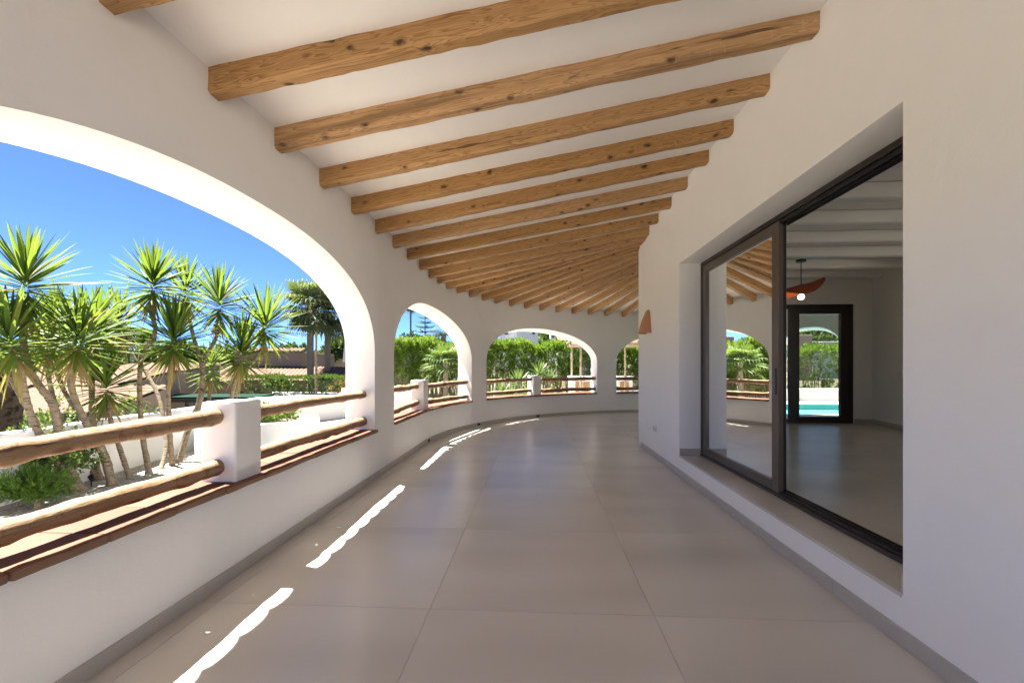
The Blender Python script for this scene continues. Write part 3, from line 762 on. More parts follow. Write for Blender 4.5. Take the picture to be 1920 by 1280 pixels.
# ------------------------------------------------------------------ the room behind the sliding door
room_floor = MB().box((2.141, -1.95, -0.28), (9.99, BI, OZ0 - 0.0035)).build('room_floor', M['grout']); tag(room_floor, kind='structure')
U0, V0 = 2.136, 2.41
tiles(0, 7, -4, 6, OZ0, room_floor, [((0, -1), 1.95), ((0, 1), BI - 0.002), ((1, 0), 9.98), ((-1, 0), -2.142)], M['floor'])
room_ceiling = MB().box((2.141, -1.95, 3.16), (9.99, BI, 3.30)).build('room_ceiling', M['room']); tag(room_ceiling, kind='structure')
v = 8.62
while v > -1.7:
    o = MB().box((2.15, v - 0.09, 3.00), (9.9, v + 0.09, 3.158)).build('beam', M['room'], room_ceiling, bevel=0.035, segs=3, smooth=50); v -= 0.80
# right-hand wall of the room, slightly skewed
rw = MB().prism([(6.46, BI - 0.001), (6.20, 7.60), (6.20, 6.9), (6.45, 6.9), (6.8, BI - 0.001)], OZ0, 3.158).build('room_wall', M['room']); tag(rw, kind='structure')
rsk = MB().prism([(6.448, BI - 0.003), (6.188, 7.60), (6.188, 6.9), (6.203, 6.9), (6.203, 7.602), (6.463, BI - 0.003)], OZ0 + 0.0006, OZ0 + 0.085).build('skirting', M['skirt'], rw)
bsk = MB().box((DX1 + 0.002, BI - 0.012, OZ0 + 0.0006), (6.445, BI + 0.001, OZ0 + 0.085)).build('skirting', M['skirt'], rw)
pan = MB().box((-0.10, -0.012, -0.045), (0.10, 0.0, 0.045)).build('wall_panel', M['white_plastic'], bevel=0.004, segs=2)
pan.location = (6.275, 8.02, 1.20); pan.rotation_euler = (0, 0, math.atan2(1.3, 0.26)+math.pi); tag(pan, 'small white switch panel on the room wall, seen through the open door', 'switch panel')
# garden door of the room
gd = empty('garden_door', (DX1, BI, OZ0)); at_parent(gd, villa); bpy.context.view_layer.update()
def gbox(name, lo, hi, mat=None): return at_parent(MB().box(lo, hi).build(name, mat or M['frame'], bevel=0.003, segs=1), gd)
y0, y1 = BI + 0.03, BI + 0.10
gbox('frame', (DX0, y0, DZ1 - 0.09), (DX1, y1, DZ1 - 0.001)); gbox('frame', (DX0, y0, OZ0), (DX1, y1, OZ0 + 0.07))
gbox('frame', (DX1 - 0.11, y0, OZ0 + 0.0705), (DX1, y1, DZ1 - 0.0905)); gbox('frame', (DX0, y0, OZ0 + 0.0705), (DX0 + 0.09, y1, DZ1 - 0.0905))
lv0 = 4.934
gbox('stile', (lv0, y0 - 0.012, OZ0 + 0.0705), (lv0 + 0.18, y1, DZ1 - 0.0905))
gbox('stile', (DX1 - 0.23, y0 - 0.012, OZ0 + 0.0705), (DX1 - 0.1105, y1, DZ1 - 0.0905))
gbox('top_rail', (lv0 + 0.1805, y0 - 0.012, DZ1 - 0.19), (DX1 - 0.2305, y1, DZ1 - 0.0905)); gbox('bottom_rail', (lv0 + 0.1805, y0 - 0.012, OZ0 + 0.0705), (DX1 - 0.2305, y1, OZ0 + 0.12))
at_parent(MB().add([(lv0 + .17, BI + .07, OZ0 + .11), (DX1 - .22, BI + .07, OZ0 + .11), (DX1 - .22, BI + .07, DZ1 - .18), (lv0 + .17, BI + .07, DZ1 - .18)], [(0, 1, 2, 3)]).build('pane', M['glass']), gd)
at_parent(MB().add([(DX0 + .08, BI + .07, OZ0 + .06), (lv0 + .01, BI + .07, OZ0 + .06), (lv0 + .01, BI + .07, DZ1 - .08), (DX0 + .08, BI + .07, DZ1 - .08)], [(0, 1, 2, 3)]).build('pane', M['glass']), gd)
# pendant lamp
pc = at(1502, 491, 6.98); pc.z = 3.0
pen = empty('pendant_lamp', (pc.x, pc.y, 3.0)); tag(pen, 'orange wing-shaped pendant lamp with a lit round bulb, inside the room', 'lamp'); bpy.context.view_layer.update()
at_parent(MB().tube([(pc.x, pc.y, 2.985), (pc.x, pc.y, 3.02)], 0.07, 20).build('canopy', M['black_metal'], smooth=40), pen)
at_parent(MB().tube([(pc.x, pc.y, 2.56), (pc.x, pc.y, 2.985)], 0.007, 8).build('rod', M['black_metal'], smooth=60), pen)
m = MB(); N, K = 28, 7; vv = []; ff = []
for layer in (0, 0.006):
    for i in range(K+1):
        r = i/K
        for k in range(N):
            t = 2*math.pi*k/N; x = 0.36*r*math.cos(t); y = 0.24*r*math.sin(t)
            z = 2.63 + 0.085*(x/0.40) + 0.10*(abs(x)/0.4)**1.7*(1 if x > 0 else 0.35) - 0.14*(y/0.26)**2 - 0.05*r - layer
            vv.append((pc.x + x - 0.02, pc.y + y, z))
Q = (K+1)*N
for off in (0, Q):
    for i in range(K):
        for k in range(N): ff.append((off + i*N+k, off + i*N+(k+1) % N, off + (i+1)*N+(k+1) % N, off + (i+1)*N+k))
for k in range(N): ff.append((K*N+k, K*N+(k+1) % N, Q+K*N+(k+1) % N, Q+K*N+k))
at_parent(m.add(vv, ff).build('shade', M['lamp_orange'], smooth=50, weld=True), pen)
bmx = bmesh.new(); bmesh.ops.create_uvsphere(bmx, u_segments=20, v_segments=12, radius=0.045); me = bpy.data.meshes.new('bulb'); bmx.to_mesh(me); bmx.free(); set_smooth(me)
bo = link('bulb', me, M['bulb']); bo.location = (pc.x, pc.y, 2.435); bpy.context.view_layer.update(); at_parent(bo, pen)
at_parent(MB().tube([(pc.x, pc.y, 2.485), (pc.x, pc.y, 2.56)], 0.022, 14).build('socket', M['black_metal'], smooth=40), pen)

# ------------------------------------------------------------------ tiled roof over the terrace (casts the scalloped shade)
roof = empty('tiled_roof', (UL - 0.5, 3.0, 3.1)); tag(roof, 'terracotta barrel-tiled roof above the terrace, its eave just out of view', 'roof'); bpy.context.view_layer.update()
EAVE = 0.86
vv = []; ff = []
for i, (a, L, Q, zr) in enumerate(fine):
    zl = zc_left(a); n = Wn(a); E = W(a, EAVE)
    Qo = Q + (Q - L).normalized()*0.5
    ze = zl - 0.12*EAVE
    for P, z in ((E, ze + 0.02), (L, zl + 0.075), (Qo, zr + 0.14)): vv += [(P.x, P.y, z), (P.x, P.y, z + 0.07)]
    if i:
        p, q = (i-1)*6, i*6
        ff += [(p, q, q+2, p+2), (p+2, q+2, q+4, p+4), (p+1, p+3, q+3, q+1), (p+3, p+5, q+5, q+3), (p, p+1, q+1, q), (p+4, q+4, q+5, p+5)]
at_parent(MB().add(vv, ff).build('deck', M['wall']), roof)
m = MB(); vv = []; ff = []; NS_ = 10
for layer in (0.0, 0.014):
    for x in (0.0, 0.40):
        for k in range(NS_+1):
            t = math.pi*k/NS_; r = (0.095 - 0.012*x) - layer
            vv.append((x, r*1.34*math.cos(t), r*1.0*math.sin(t) - 0.004))
K = NS_ + 1
for k in range(NS_):
    ff += [(k, k+1, K+k+1, K+k), (2*K+k, 3*K+k, 3*K+k+1, 2*K+k+1), (k, 2*K+k, 2*K+k+1, k+1), (K+k, K+k+1, 3*K+k+1, 3*K+k)]
ff += [(0, K, 3*K, 2*K), (K-1, 3*K-1, 4*K-1, 2*K-1)]
tile_me = m.add(vv, ff).mesh('eave_tile', smooth=50); tile_me.materials.append(M['roof'])
s = -2.0
while s < 17.0:
    E = W(s, EAVE + 0.09); n = Wn(s); zl = zc_left(s) - 0.12*(EAVE + 0.09) + 0.055
    o = link('eave_tile', tile_me, None); x = (-n*1.0 + Vector((0, 0, 0.12))).normalized(); y = Vector((0, 0, 1)).cross(x).normalized(); z = x.cross(y)
    o.matrix_world = Matrix(((x.x, y.x, z.x, E.x), (x.y, y.y, z.y, E.y), (x.z, y.z, z.z, zl), (0, 0, 0, 1)))
    mw = o.matrix_world.copy(); o.parent = roof; o.matrix_world = mw; s += 0.245

#GARDEN#
# ================================================================== ground
def smooth01(x): x = max(0.0, min(1.0, x)); return x*x*(3 - 2*x)
def gh(u, v):
    z = -0.30
    z -= 2.1*smooth01((-7.35 - u)/4.5)*(1 - smooth01((v - 60)/60))
    z += 0.055*max(0.0, min(v - 24, 60))*smooth01((u + 14)/10)
    d = math.hypot(u, v)
    if d > 110: z += (d - 110)*0.045*(0.75 + 0.35*math.sin(u*0.017 + 1.3) + 0.25*math.sin(v*0.023 + u*0.009))*smooth01((d - 110)/120) * (1 - 0.75*smooth01((d - 420)/300))
    return z
def axis(lo, hi):
    pts = [0.0]; st = 0.8
    while pts[-1] < hi: pts.append(pts[-1] + st); st *= 1.055
    neg = [0.0]; st = 0.8
    while neg[-1] > lo: neg.append(neg[-1] - st); st *= 1.055
    return sorted(set(neg + pts))
ax = axis(-900, 900); ay = axis(-300, 1100)
V = np.array([(x, y, gh(x, y)) for y in ay for x in ax], np.float32); nx = len(ax)
F = np.array([(j*nx+i, j*nx+i+1, (j+1)*nx+i+1, (j+1)*nx+i) for j in range(len(ay)-1) for i in range(nx-1)], np.int32)
bounce_patio = MB().box((-6.5, -14, -0.32), (UR - 0.002, -2.21, -0.012)).build('bounce_patio', M['bounce_patio']); tag(bounce_patio, kind='structure')  # unseen paving added behind the camera to bounce sunlight into the terrace
ground = link('ground', np_mesh('ground', V, F, M['ground'], True), None); tag(ground, kind='structure')

# ================================================================== foliage builders
def nrm(a): return a/np.maximum(np.linalg.norm(a, axis=-1, keepdims=True), 1e-9)
def leaf_cloud(name, P, D, ln, wd, mat, rng, curl=0.15):
    """one lance-shaped quad leaf per row: P base, D direction"""
    P = np.asarray(P, float); D = nrm(np.asarray(D, float)); n = len(P)
    ln = np.broadcast_to(ln, n)[:, None]; wd = np.broadcast_to(wd, n)[:, None]
    rv = nrm(rng.normal(size=(n, 3))); S = nrm(np.cross(D, rv)); U = np.cross(S, D)
    a = P; b = P + D*ln*0.45 + S*wd*0.5 + U*wd*curl; c = P + D*ln - U*ln*0.06; d = P + D*ln*0.45 - S*wd*0.5 + U*wd*curl
    V = np.stack([a, b, c, d], 1).reshape(-1, 3); F = np.arange(4*n).reshape(n, 4)
    return np_mesh(name, V, F, mat)
def shoots(C, A, per, spread, ln, wd, rng, along=0.22, up=0.35):
    """leaves in whorls along short shoots: C tips, A shoot directions"""
    C = np.asarray(C, float); A = nrm(np.asarray(A, float)); n = len(C)
    C2 = np.repeat(C, per, 0); A2 = np.repeat(A, per, 0); t = rng.random((n*per, 1))
    base = C2 - A2*along*(1 - t); R2 = nrm(np.cross(A2, rng.normal(size=(n*per, 3))))
    D = nrm(A2*(up + 0.9*t*t) + R2*spread*(1.15 - 0.75*t)); L = ln*(0.65 + 0.5*rng.random(n*per)); return base, D, L, np.full(n*per, wd)

def blade_rosette(center, axis_dir, n, ln, wd, rnd, a0=6, a1=128, stem=0.32, droop=0.35, skirt=0):
    """sword leaves spiralling round a stem tip; returns live and dry meshes' data"""
    ax = Vector(axis_dir).normalized(); q = Vector((0, 0, 1)).rotation_difference(ax); live = ([], []); dry = ([], [])
    for i in range(n + skirt):
        isdry = i >= n
        t = (i + rnd.random())/n if not isdry else 1.0
        az = i*2.39996 + rnd.uniform(-.2, .2)
        ang = R_(a0 + (a1 - a0)*t**0.95 + rnd.uniform(-9, 9)) if not isdry else R_(rnd.uniform(128, 172))
        L = ln*(0.70 + 0.42*math.sin(math.pi*min(1, t*0.85 + 0.15))) * rnd.uniform(0.88, 1.08)
        if isdry: L = ln*rnd.uniform(0.55, 0.9)
        w = wd*rnd.uniform(0.85, 1.1)*(0.75 if isdry else 1)
        d = Vector((math.sin(ang)*math.cos(az), math.sin(ang)*math.sin(az), math.cos(ang)))
        side = Vector((-math.sin(az), math.cos(az), 0)); upv = side.cross(d)
        base = Vector((0, 0, stem*(1 - t) - stem*0.25)) + d*0.02
        vs_, fs_ = dry if isdry else live; k0 = len(vs_)
        prof = [(0, 0.42), (0.18, 0.8), (0.45, 1.0), (0.75, 0.66), (1.0, 0.0)]
        dr = droop*rnd.uniform(0.2, 1.5)*(0.35 + t); fold = 0.28
        for x, ww in prof:
            c = base + d*L*x - Vector((0, 0, 1))*L*dr*0.22*x*x
            if ww == 0: vs_.append(center + q @ c)
            else:
                vs_.append(center + q @ (c + side*w*ww*0.5 + upv*w*ww*fold*0.5)); vs_.append(center + q @ (c - upv*w*ww*0.10)); vs_.append(center + q @ (c - side*w*ww*0.5 + upv*w*ww*fold*0.5))
        for j in range(3):
            p, r_ = k0 + 3*j, k0 + 3*j + 3
            fs_ += [(p, p+1, r_+1, r_), (p+1, p+2, r_+2, r_+1)]
        p = k0 + 9; fs_ += [(p, p+1, p+3, p+3), (p+1, p+2, p+3, p+3)]
    fix = lambda fs: [f if f[2] != f[3] else f[:3] for f in fs]
    return (live[0], fix(live[1])), (dry[0], fix(dry[1]))

def curve_pts(pts, n=14):                      # Catmull-Rom through the given points
    P = [Vector(p) for p in pts]; P = [P[0]*2 - P[1]] + P + [P[-1]*2 - P[-2]]; out = []
    m = len(P) - 3
    for i in range(m):
        for k in range(n if i < m-1 else n+1):
            t = k/n; a, b, c, d = P[i:i+4]
            out.append(0.5*((2*b) + (c - a)*t + (2*a - 5*b + 4*c - d)*t*t + (3*b - a - 3*c + d)*t**3))
    return out

# ------------------------------------------------------------------ yucca trees beyond the widest arch
def yucca(base_px, Z, stems, label, seed, r0=0.075):
    """stems: list of (pixel path above the base, depth at the head, head leaf length, leaves)"""
    rnd = random.Random(seed); b = on_z(*base_px, -0.30); base = Vector((b.x, b.y, gh(b.x, b.y)))
    Zb = -b.x*math.sin(YAW) + b.y*math.cos(YAW)
    root = empty('yucca_tree', base); tag(root, label, 'yucca', 'yucca trees in the gravel garden'); bpy.context.view_layer.update()
    for path, dz, ln, n in stems:
        m = len(path); pts = [base + Vector((0, 0, -0.05))]
        for i, (px, py) in enumerate(path): pts.append(at(px, py, Zb + dz*(i+1)/m))
        cp = curve_pts(pts, 9); k = len(cp)
        rad = [r0*0.66*(1 - 0.36*i/k)*(1.3 if i < 2 else 1)*rnd.uniform(.93, 1.08) for i in range(k)]
        at_parent(MB().tube(cp, rad, 12, True, 0.11, rnd).build('trunk', M['yucca_bark'], smooth=60), root)
        head = cp[-1]; axd = (cp[-1] - cp[-4]).normalized()*0.6 + Vector((0, 0, 1))
        live, dry = blade_rosette(head, axd, int(n*0.86), ln*1.12, 0.050, rnd, skirt=16 if n > 60 else 4, droop=0.5)
        o = at_parent(MB().add(*live).build('leaf_rosette', M['yucca'], smooth=40), root)
        if dry[0]: at_parent(MB().add(*dry).build('dry_leaves', M['yucca_dry'], smooth=40), root)
yucca((157, 922), 0, [([(118, 850), (100, 762), (62, 705), (44, 640), (48, 548)], -0.15, 0.64, 120)],
      'tall leaning yucca with a full head against the sky, leftmost in the wide arch', 1)
yucca((148, 924), 0, [([(98, 852), (62, 790), (47, 735), (38, 690), (22, 655)], -0.35, 0.60, 95), ([(96, 845), (50, 760), (6, 690), (-30, 655)], 0.3, 0.6, 90)],
      'low yucca with reddish trunks at the left edge of the wide arch', 2, 0.066)
yucca((212, 910), 0, [([(192, 850), (160, 790), (136, 735), (134, 690), (146, 652)], -0.2, 0.62, 110), ([(200, 860), (176, 800), (172, 720), (180, 628)], 0.6, 0.58, 100)],
      'yucca with a yellowing head of drooping lower leaves, right of the tall leftmost yucca', 3, 0.07)
yucca((246, 897), 0, [([(226, 845), (208, 790), (200, 735)], 0.1, 0.55, 105)],
      'short dark green yucca with its head just above the rail', 4, 0.055)
yucca((281, 888), 0, [([(268, 820), (262, 740), (266, 670), (291, 622), (283, 585), (287, 545)], 0.35, 0.56, 110)],
      'slender yucca with a kinked bare trunk, its head standing alone against the sky', 5, 0.058)
yucca((300, 880), 0, [([(312, 830), (296, 740), (250, 660), (226, 612)], 1.2, 0.6, 95)],
      'yucca behind the others, its pointed head low against the horizon', 6, 0.055)
yucca((323, 872), 0, [([(318, 800), (316, 715), (325, 650)], -0.3, 0.66, 125)],
      'yucca with a straight trunk and a broad head in the middle of the group', 7, 0.06)
yucca((334, 866), 0, [([(350, 810), (373, 750), (378, 690), (360, 620), (348, 556)], 0.5, 0.55, 100), ([(352, 812), (376, 752), (382, 680), (406, 630), (411, 580)], 0.1, 0.58, 110)],
      'forked yucca whose two heads rise side by side left of the white post', 8, 0.062)
yucca((412, 862), 0, [([(425, 800), (436, 735), (452, 672)], -0.2, 0.6, 100), ([(418, 790), (452, 710), (490, 655), (497, 622)], 0.2, 0.66, 125)],
      'yucca rising behind the white post with two heads, nearest to the pier', 9, 0.062)
yucca((395, 850), 0, [([(392, 790), (392, 730), (394, 700)], 0.2, 0.42, 70)],
      'small young yucca head low between the forked yucca and the post', 10, 0.045)
yucca((190, 900), 0, [([(120, 800), (90, 700), (92, 650)], 0.6, 0.62, 110), ([(160, 800), (115, 720), (112, 655), (108, 612)], 1.4, 0.6, 90)],
      'yucca in the second row with two bright heads right of the tall leftmost yucca', 12, 0.055)

# ------------------------------------------------------------------ garden wall, planter and low plants
def wall_run(name, pts, z0, z1, th, mat, label, cat, bev=0.02, zfun=None):
    n = len(pts); vv = []; ff = []
    for i, p in enumerate(pts):
        a = Vector(pts[max(i-1, 0)]); b = Vector(pts[min(i+1, n-1)]); t = (b - a).normalized(); nn = Vector((t.y, -t.x))*th/2
        zt = z1[i] if hasattr(z1, '__len__') else z1
        P = Vector(p)
        for s_, z in ((1, z0), (1, zt), (-1, zt), (-1, z0)): q = P + nn*s_; vv.append((q.x, q.y, z))
        if i:
            p_, q_ = (i-1)*4, i*4
            for k in range(4): ff.append((p_+k, p_+(k+1) % 4, q_+(k+1) % 4, q_+k))
    ff += [(0, 1, 2, 3), (4*n-1, 4*n-2, 4*n-3, 4*n-4)]
    o = MB().add(vv, ff).build(name, mat, bevel=bev, segs=3, smooth=40); tag(o, label, cat); return o
gw = [(-6.15, 2.5), (-6.4, 5.0), (-6.62, 6.6), (-6.85, 8.0), (-7.05, 9.4), (-7.1, 11.0), (-6.9, 12.6), (-6.3, 14.0)]
wall_run('garden_wall', gw, -2.6, [0.53, 0.54, 0.54, 0.525, 0.515, 0.55, 0.50, 0.42], 0.22, M['garden_wall'], 'low white garden wall behind the yucca trees', 'wall')
wall_run('garden_wall', [(-6.28, 14.05), (-5.2, 15.1), (-4.6, 15.9)], -0.6, [0.64, 0.64, 0.64], 0.25, M['garden_wall'], 'slightly higher white wall block beside the pier, in front of the clipped hedge', 'wall')
wall_run('garden_wall', [(-12.0, 19.6), (-6.6, 18.8), (-4.0, 18.5)], -2.6, [0.20, 0.20, 0.20], 0.2, M['garden_wall'], 'thin pale street wall at the foot of the clipped hedge', 'wall')
# curved planter
pl_c = at(505, 800, 8.6); 
def planter():
    c = Vector((pl_c.x - 0.35, pl_c.y + 0.25)); n = 40; ro, ri, zt = 0.98, 0.84, 0.30; vv = []; ff = []
    root = empty('planter', (c.x, c.y, -0.30)); tag(root, 'round white plastered planter beside the white garden wall', 'planter'); bpy.context.view_layer.update()
    for r, z in ((ro, -0.32), (ro, zt), (ri, zt), (ri, zt - 0.25)):
        for k in range(n): t = 2*math.pi*k/n; vv.append((c.x + 1.15*r*math.cos(t), c.y + r*math.sin(t), z))
    for i in range(3):
        for k in range(n): ff.append((i*n+k, i*n+(k+1) % n, (i+1)*n+(k+1) % n, (i+1)*n+k))
    at_parent(MB().add(vv, ff).build('wall', M['garden_wall'], bevel=0.03, segs=3, smooth=50), root)
    at_parent(MB().prism([(c.x + 1.13*ri*math.cos(2*math.pi*k/n), c.y + 0.99*ri*math.sin(2*math.pi*k/n)) for k in range(n)], zt - 0.24, zt - 0.10).build('soil', M['bark']), root)
    return c, zt
pcen, pzt = planter()
def bush(name, c, rx, ry, h, n, ln, wd, mat, label, cat, seed, per=12, spread=0.9, z0=None, stems=6, group=None, stem_mat=None, up=0.35, along=0.2, hollow=0.45):
    rng = np.random.default_rng(seed); rnd = random.Random(seed)
    base = Vector((c[0], c[1], gh(c[0], c[1]) if z0 is None else z0))
    root = empty(name, base); tag(root, label, cat, group); bpy.context.view_layer.update()
    u = nrm(rng.normal(size=(n, 3))); u[:, 2] = np.abs(u[:, 2])*1.1 - 0.15
    r = hollow + (1 - hollow)*rng.random((n, 1))**0.5
    lump = 1 + 0.16*np.sin(u[:, :1]*5 + seed) + 0.13*np.sin(u[:, 1:2]*7 + 2*seed)
    C = np.array(base) + u*r*lump*np.array([rx, ry, h*0.55]) + np.array([0, 0, h*0.42])
    b, D, L, Wd = shoots(C, u + np.array([0, 0, 0.55]), per, spread, ln, wd, rng, along, up)
    at_parent(link('foliage', leaf_cloud(name, b, D, L, Wd, mat, rng), None), root)
    m = MB()
    for k in range(stems):
        t = rnd.uniform(0, 6.28); q = base + Vector((math.cos(t)*rx*0.5, math.sin(t)*ry*0.5, h*0.6))
        m.tube([base + Vector((math.cos(t)*0.06, math.sin(t)*.06, -0.05)), base.lerp(q, 0.5) + Vector((0, 0, 0.05)), q], [0.014, 0.011, 0.006], 6)
    at_parent(m.build('stems', stem_mat or M['stem'], smooth=60), root); return root
b1 = on_z(88, 922, -0.30)
bush('shrub', (b1.x, b1.y), 0.56, 0.5, 0.92, 620, 0.06, 0.030, M['shrub'], 'rounded variegated shrub under the rail at the left edge', 'shrub', 21, per=9)
b2 = on_z(70, 946, -0.30)
bush('shrub', (b2.x + 0.05, b2.y - 0.1), 0.42, 0.36, 0.52, 420, 0.07, 0.010, M['shrub2'], 'low bright green feathery shrub at the foot of the leaning yucca', 'shrub', 22, per=14)
b3 = on_z(5, 935, -0.30)
bush('shrub', (b3.x - 0.2, b3.y - 0.25), 0.4, 0.4, 0.6, 60, 0.30, 0.022, M['aloe'], 'grey green spiky plant cut by the left edge of the picture', 'plant', 23, per=8)
bush('succulent', (pcen.x - 0.1, pcen.y), 0.75, 0.6, 0.42, 260, 0.11, 0.03, M['shrub'], 'grey green juniper mound filling the white planter', 'plant', 24, z0=pzt - 0.12, stems=4)
def cycad(c, label, seed, ln=0.62, n=26, name='cycad', mat=None, z0=None, lift=0.0, cat='cycad', group=None):
    rnd = random.Random(seed); base = Vector((c[0], c[1], gh(c[0], c[1]) if z0 is None else z0)); root = empty(name, base); tag(root, label, cat, group); bpy.context.view_layer.update()
    at_parent(MB().tube([base, base + Vector((0, 0, 0.18 + lift))], [0.10, 0.085], 12, True, 0.1, rnd).build('trunk', M['palm_bark'], smooth=60), root)
    top = base + Vector((0, 0, 0.18 + lift)); vs_ = []; fs_ = []
    for i in range(n):
        az = i*2.4 + rnd.uniform(-.15, .15); el = R_(rnd.uniform(15, 75)); L = ln*rnd.uniform(.85, 1.1)
        h = Vector((math.cos(az), math.sin(az), 0)); sd = Vector((-math.sin(az), math.cos(az), 0)); K = 18
        for k in range(K):
            t = (k + 1)/K; p = top + h*(L*t*math.cos(el*(1 - .3*t))) + Vector((0, 0, 1))*(L*(t*math.sin(el) - 0.55*t*t))
            t2 = t + 0.5/K; l2 = L*0.26*math.sin(math.pi*(0.12 + 0.86*t))
            for sg in (1, -1):
                d = (sd*sg + h*0.55 + Vector((0, 0, 0.18))).normalized(); k0 = len(vs_); w = 0.013*L/0.62
                vs_ += [p - h*w*.5, p + d*l2*.5 + h*w, p + d*l2, p + d*l2*.5 - h*w]; fs_.append((k0, k0+1, k0+2, k0+3))
            if k: 
                k0 = len(vs_); vs_ += [pp - sd*.006, pp + sd*.006, p + sd*.005, p - sd*.005]; fs_.append((k0, k0+1, k0+2, k0+3))
            pp = p
    at_parent(MB().add(vs_, fs_).build('fronds', mat or M['oleander'], smooth=None), root); return root
cc = at(565, 850, 6.6); cycad((cc.x, cc.y), 'dark green cycad with stiff fronds just outside the wide arch, right of the post', 31, 0.66, 30)
for q_, (px_, z_, r_, lb_) in enumerate(((95, 9.4, .7, 'dark leafy shrub over the garden wall behind the leaning yucca trunks'), (250, 11.5, .8, 'leafy shrub over the garden wall between the yucca trunks'), (15, 9.8, .8, 'dark leafy shrub beyond the pollarded trunk'))):
    p_ = at(px_, 760, z_); bush('shrub', (p_.x, p_.y), r_, r_, p_.z - gh(p_.x, p_.y) + .25, 330, 0.09, 0.035, M['shrub'], lb_, 'shrub', 120 + q_, per=9)
sp_ = on_z(171, 912, -0.30); so_ = empty('garden_spotlight', sp_); tag(so_, 'tiny black spotlight on a stake in the gravel beside the leaning trunks', 'spotlight'); bpy.context.view_layer.update()
at_parent(MB().tube([sp_, sp_ + Vector((0, 0, .10))], .008, 6).build('stake', M['black_metal']), so_)
at_parent(MB().tube([sp_ + Vector((.02, 0, .09)), sp_ + Vector((-.03, .02, .14))], [.028, .034], 12).build('head', M['black_metal'], smooth=40), so_)
# pollarded dark trunk at the left edge
def stump():
    c = at(12, 700, 7.6); base = Vector((c.x, c.y, gh(c.x, c.y) - 0.1)); rnd = random.Random(5); root = empty('pollarded_tree', base)
    tag(root, 'dark gnarled pollarded tree trunk at the left edge beyond the garden wall', 'tree'); bpy.context.view_layer.update()
    hp = at(10, 715, 7.6); pts = [base, base.lerp(hp, .4) + Vector((.05, 0, 0)), base.lerp(hp, .75), hp]
    at_parent(MB().tube(curve_pts(pts, 5), [0.24]*5 + [0.20]*5 + [0.22]*5 + [0.26], 12, True, 0.12, rnd).build('trunk', M['dark_bark'], smooth=50), root)
    m = MB()
    for (px, py, r) in ((45, 668, .03), (70, 690, .05), (-20, 640, .04), (30, 640, .02), (8, 650, .025)):
        q = at(px, py, 7.5); m.tube(curve_pts([hp - Vector((0, 0, .1)), hp.lerp(q, .5) + Vector((rnd.uniform(-.08, .08), 0, .03)), q], 5), [r*2.2]*3 + [r*1.5]*4 + [r]*4, 8, True, 0.12, rnd)
    at_parent(m.build('limbs', M['dark_bark'], smooth=50), root)
stump()

# ------------------------------------------------------------------ hedges
def hedge(name, path, depth, zbot, ztop, nshoot, ln, wd, mat, label, seed, stems=0, bare=0.45, per=15, spread=0.85, ragged=0.18, along=0.25, backing=False):
    rng = np.random.default_rng(seed); rnd = random.Random(seed); path = [Vector((p[0], p[1], 0)) for p in path]
    seg = [(b - a).length for a, b in zip(path, path[1:])]; tot = sum(seg); base = path[len(path)//2]
    root = empty(name, (base.x, base.y, zbot)); tag(root, label, 'hedge'); bpy.context.view_layer.update()
    def pos(s):
        for (a, b), L in zip(zip(path, path[1:]), seg):
            if s <= L: t = (b - a).normalized(); return a + t*s, Vector((t.y, -t.x, 0))
            s -= L
        t = (path[-1] - path[-2]).normalized(); return path[-1].copy(), Vector((t.y, -t.x, 0))
    C = []; A = []; H = ztop - zbot; zl = zbot + H*bare
    for i in range(nshoot):
        p, nn = pos(rng.random()*tot); f = rng.random(); sx = p.x*1.7 + p.y*0.9
        zt = ztop + ragged*(0.5*math.sin(sx) + 0.5*math.sin(sx*2.7 + seed)) + rnd.uniform(-.5, .5)*ragged
        if f < 0.42: d = rng.uniform(-.5, .5)*depth; z = zt; out = Vector((0, 0, 1)) + nn*(d/depth)*0.8
        else:
            d = depth*0.5*(1 if rng.random() < .74 else -0.8)*rng.uniform(.75, 1.05); z = zl + (zt - zl)*rng.random()**0.8 - (0.35*H*rng.random() if rng.random() < 0.14 else 0)
            d *= 1.0 - 0.25*max(0, (z - zl)/(zt - zl))**3; out = nn*(1 if d > 0 else -1)*0.9 + Vector((0, 0, 0.8))
        if backing and rng.random() < 0.17: d = -depth*rng.uniform(.45, .62); z = zbot + (zt - zbot)*rng.random(); out = nn*0.9 + Vector((0, 0, .6))
        out += Vector(rng.normal(size=3)*0.35); C.append(p + nn*d + Vector((0, 0, z))); A.append(out)
    b, D, L, Wd = shoots(C, A, per, spread, ln, wd, rng, along)
    fo = at_parent(link('foliage', leaf_cloud(name, b, D, L, Wd, mat, rng), None), root); fo['kind'] = 'stuff'
    if stems:
        m = MB()
        for i in range(stems):
            p, nn = pos(rng.random()*tot); d = rng.uniform(-.42, .30)*depth; q = p + nn*d
            le = Vector((rng.normal()*0.16, rng.normal()*0.12, 0)); zz = zl + (ztop - zl)*rng.uniform(.25, .75)
            m.tube([q + Vector((0, 0, zbot - .05)), q + le*0.6 + Vector((0, 0, zbot + (zz - zbot)*.5)), q + le*1.5 + Vector((0, 0, zz))], [0.022*rnd.uniform(.5, 1.2), 0.017*rnd.uniform(.6, 1.1), 0.009], 5)
        so = at_parent(m.build('stems', M['stem'], smooth=60), root); so['kind'] = 'stuff'
    return root
hedge('oleander_hedge', [(-6.3, 17.4), (-5.2, 18.0), (-2.0, 18.6), (1.5, 18.8), (5.0, 18.7), (9.0, 18.6)], 1.5, -0.30, 2.32, 5200, 0.19, 0.032, M['oleander'],
      'tall oleander hedge with bare stems below, filling the view through the far arches', 41, stems=700, bare=0.42, along=0.3, backing=True)
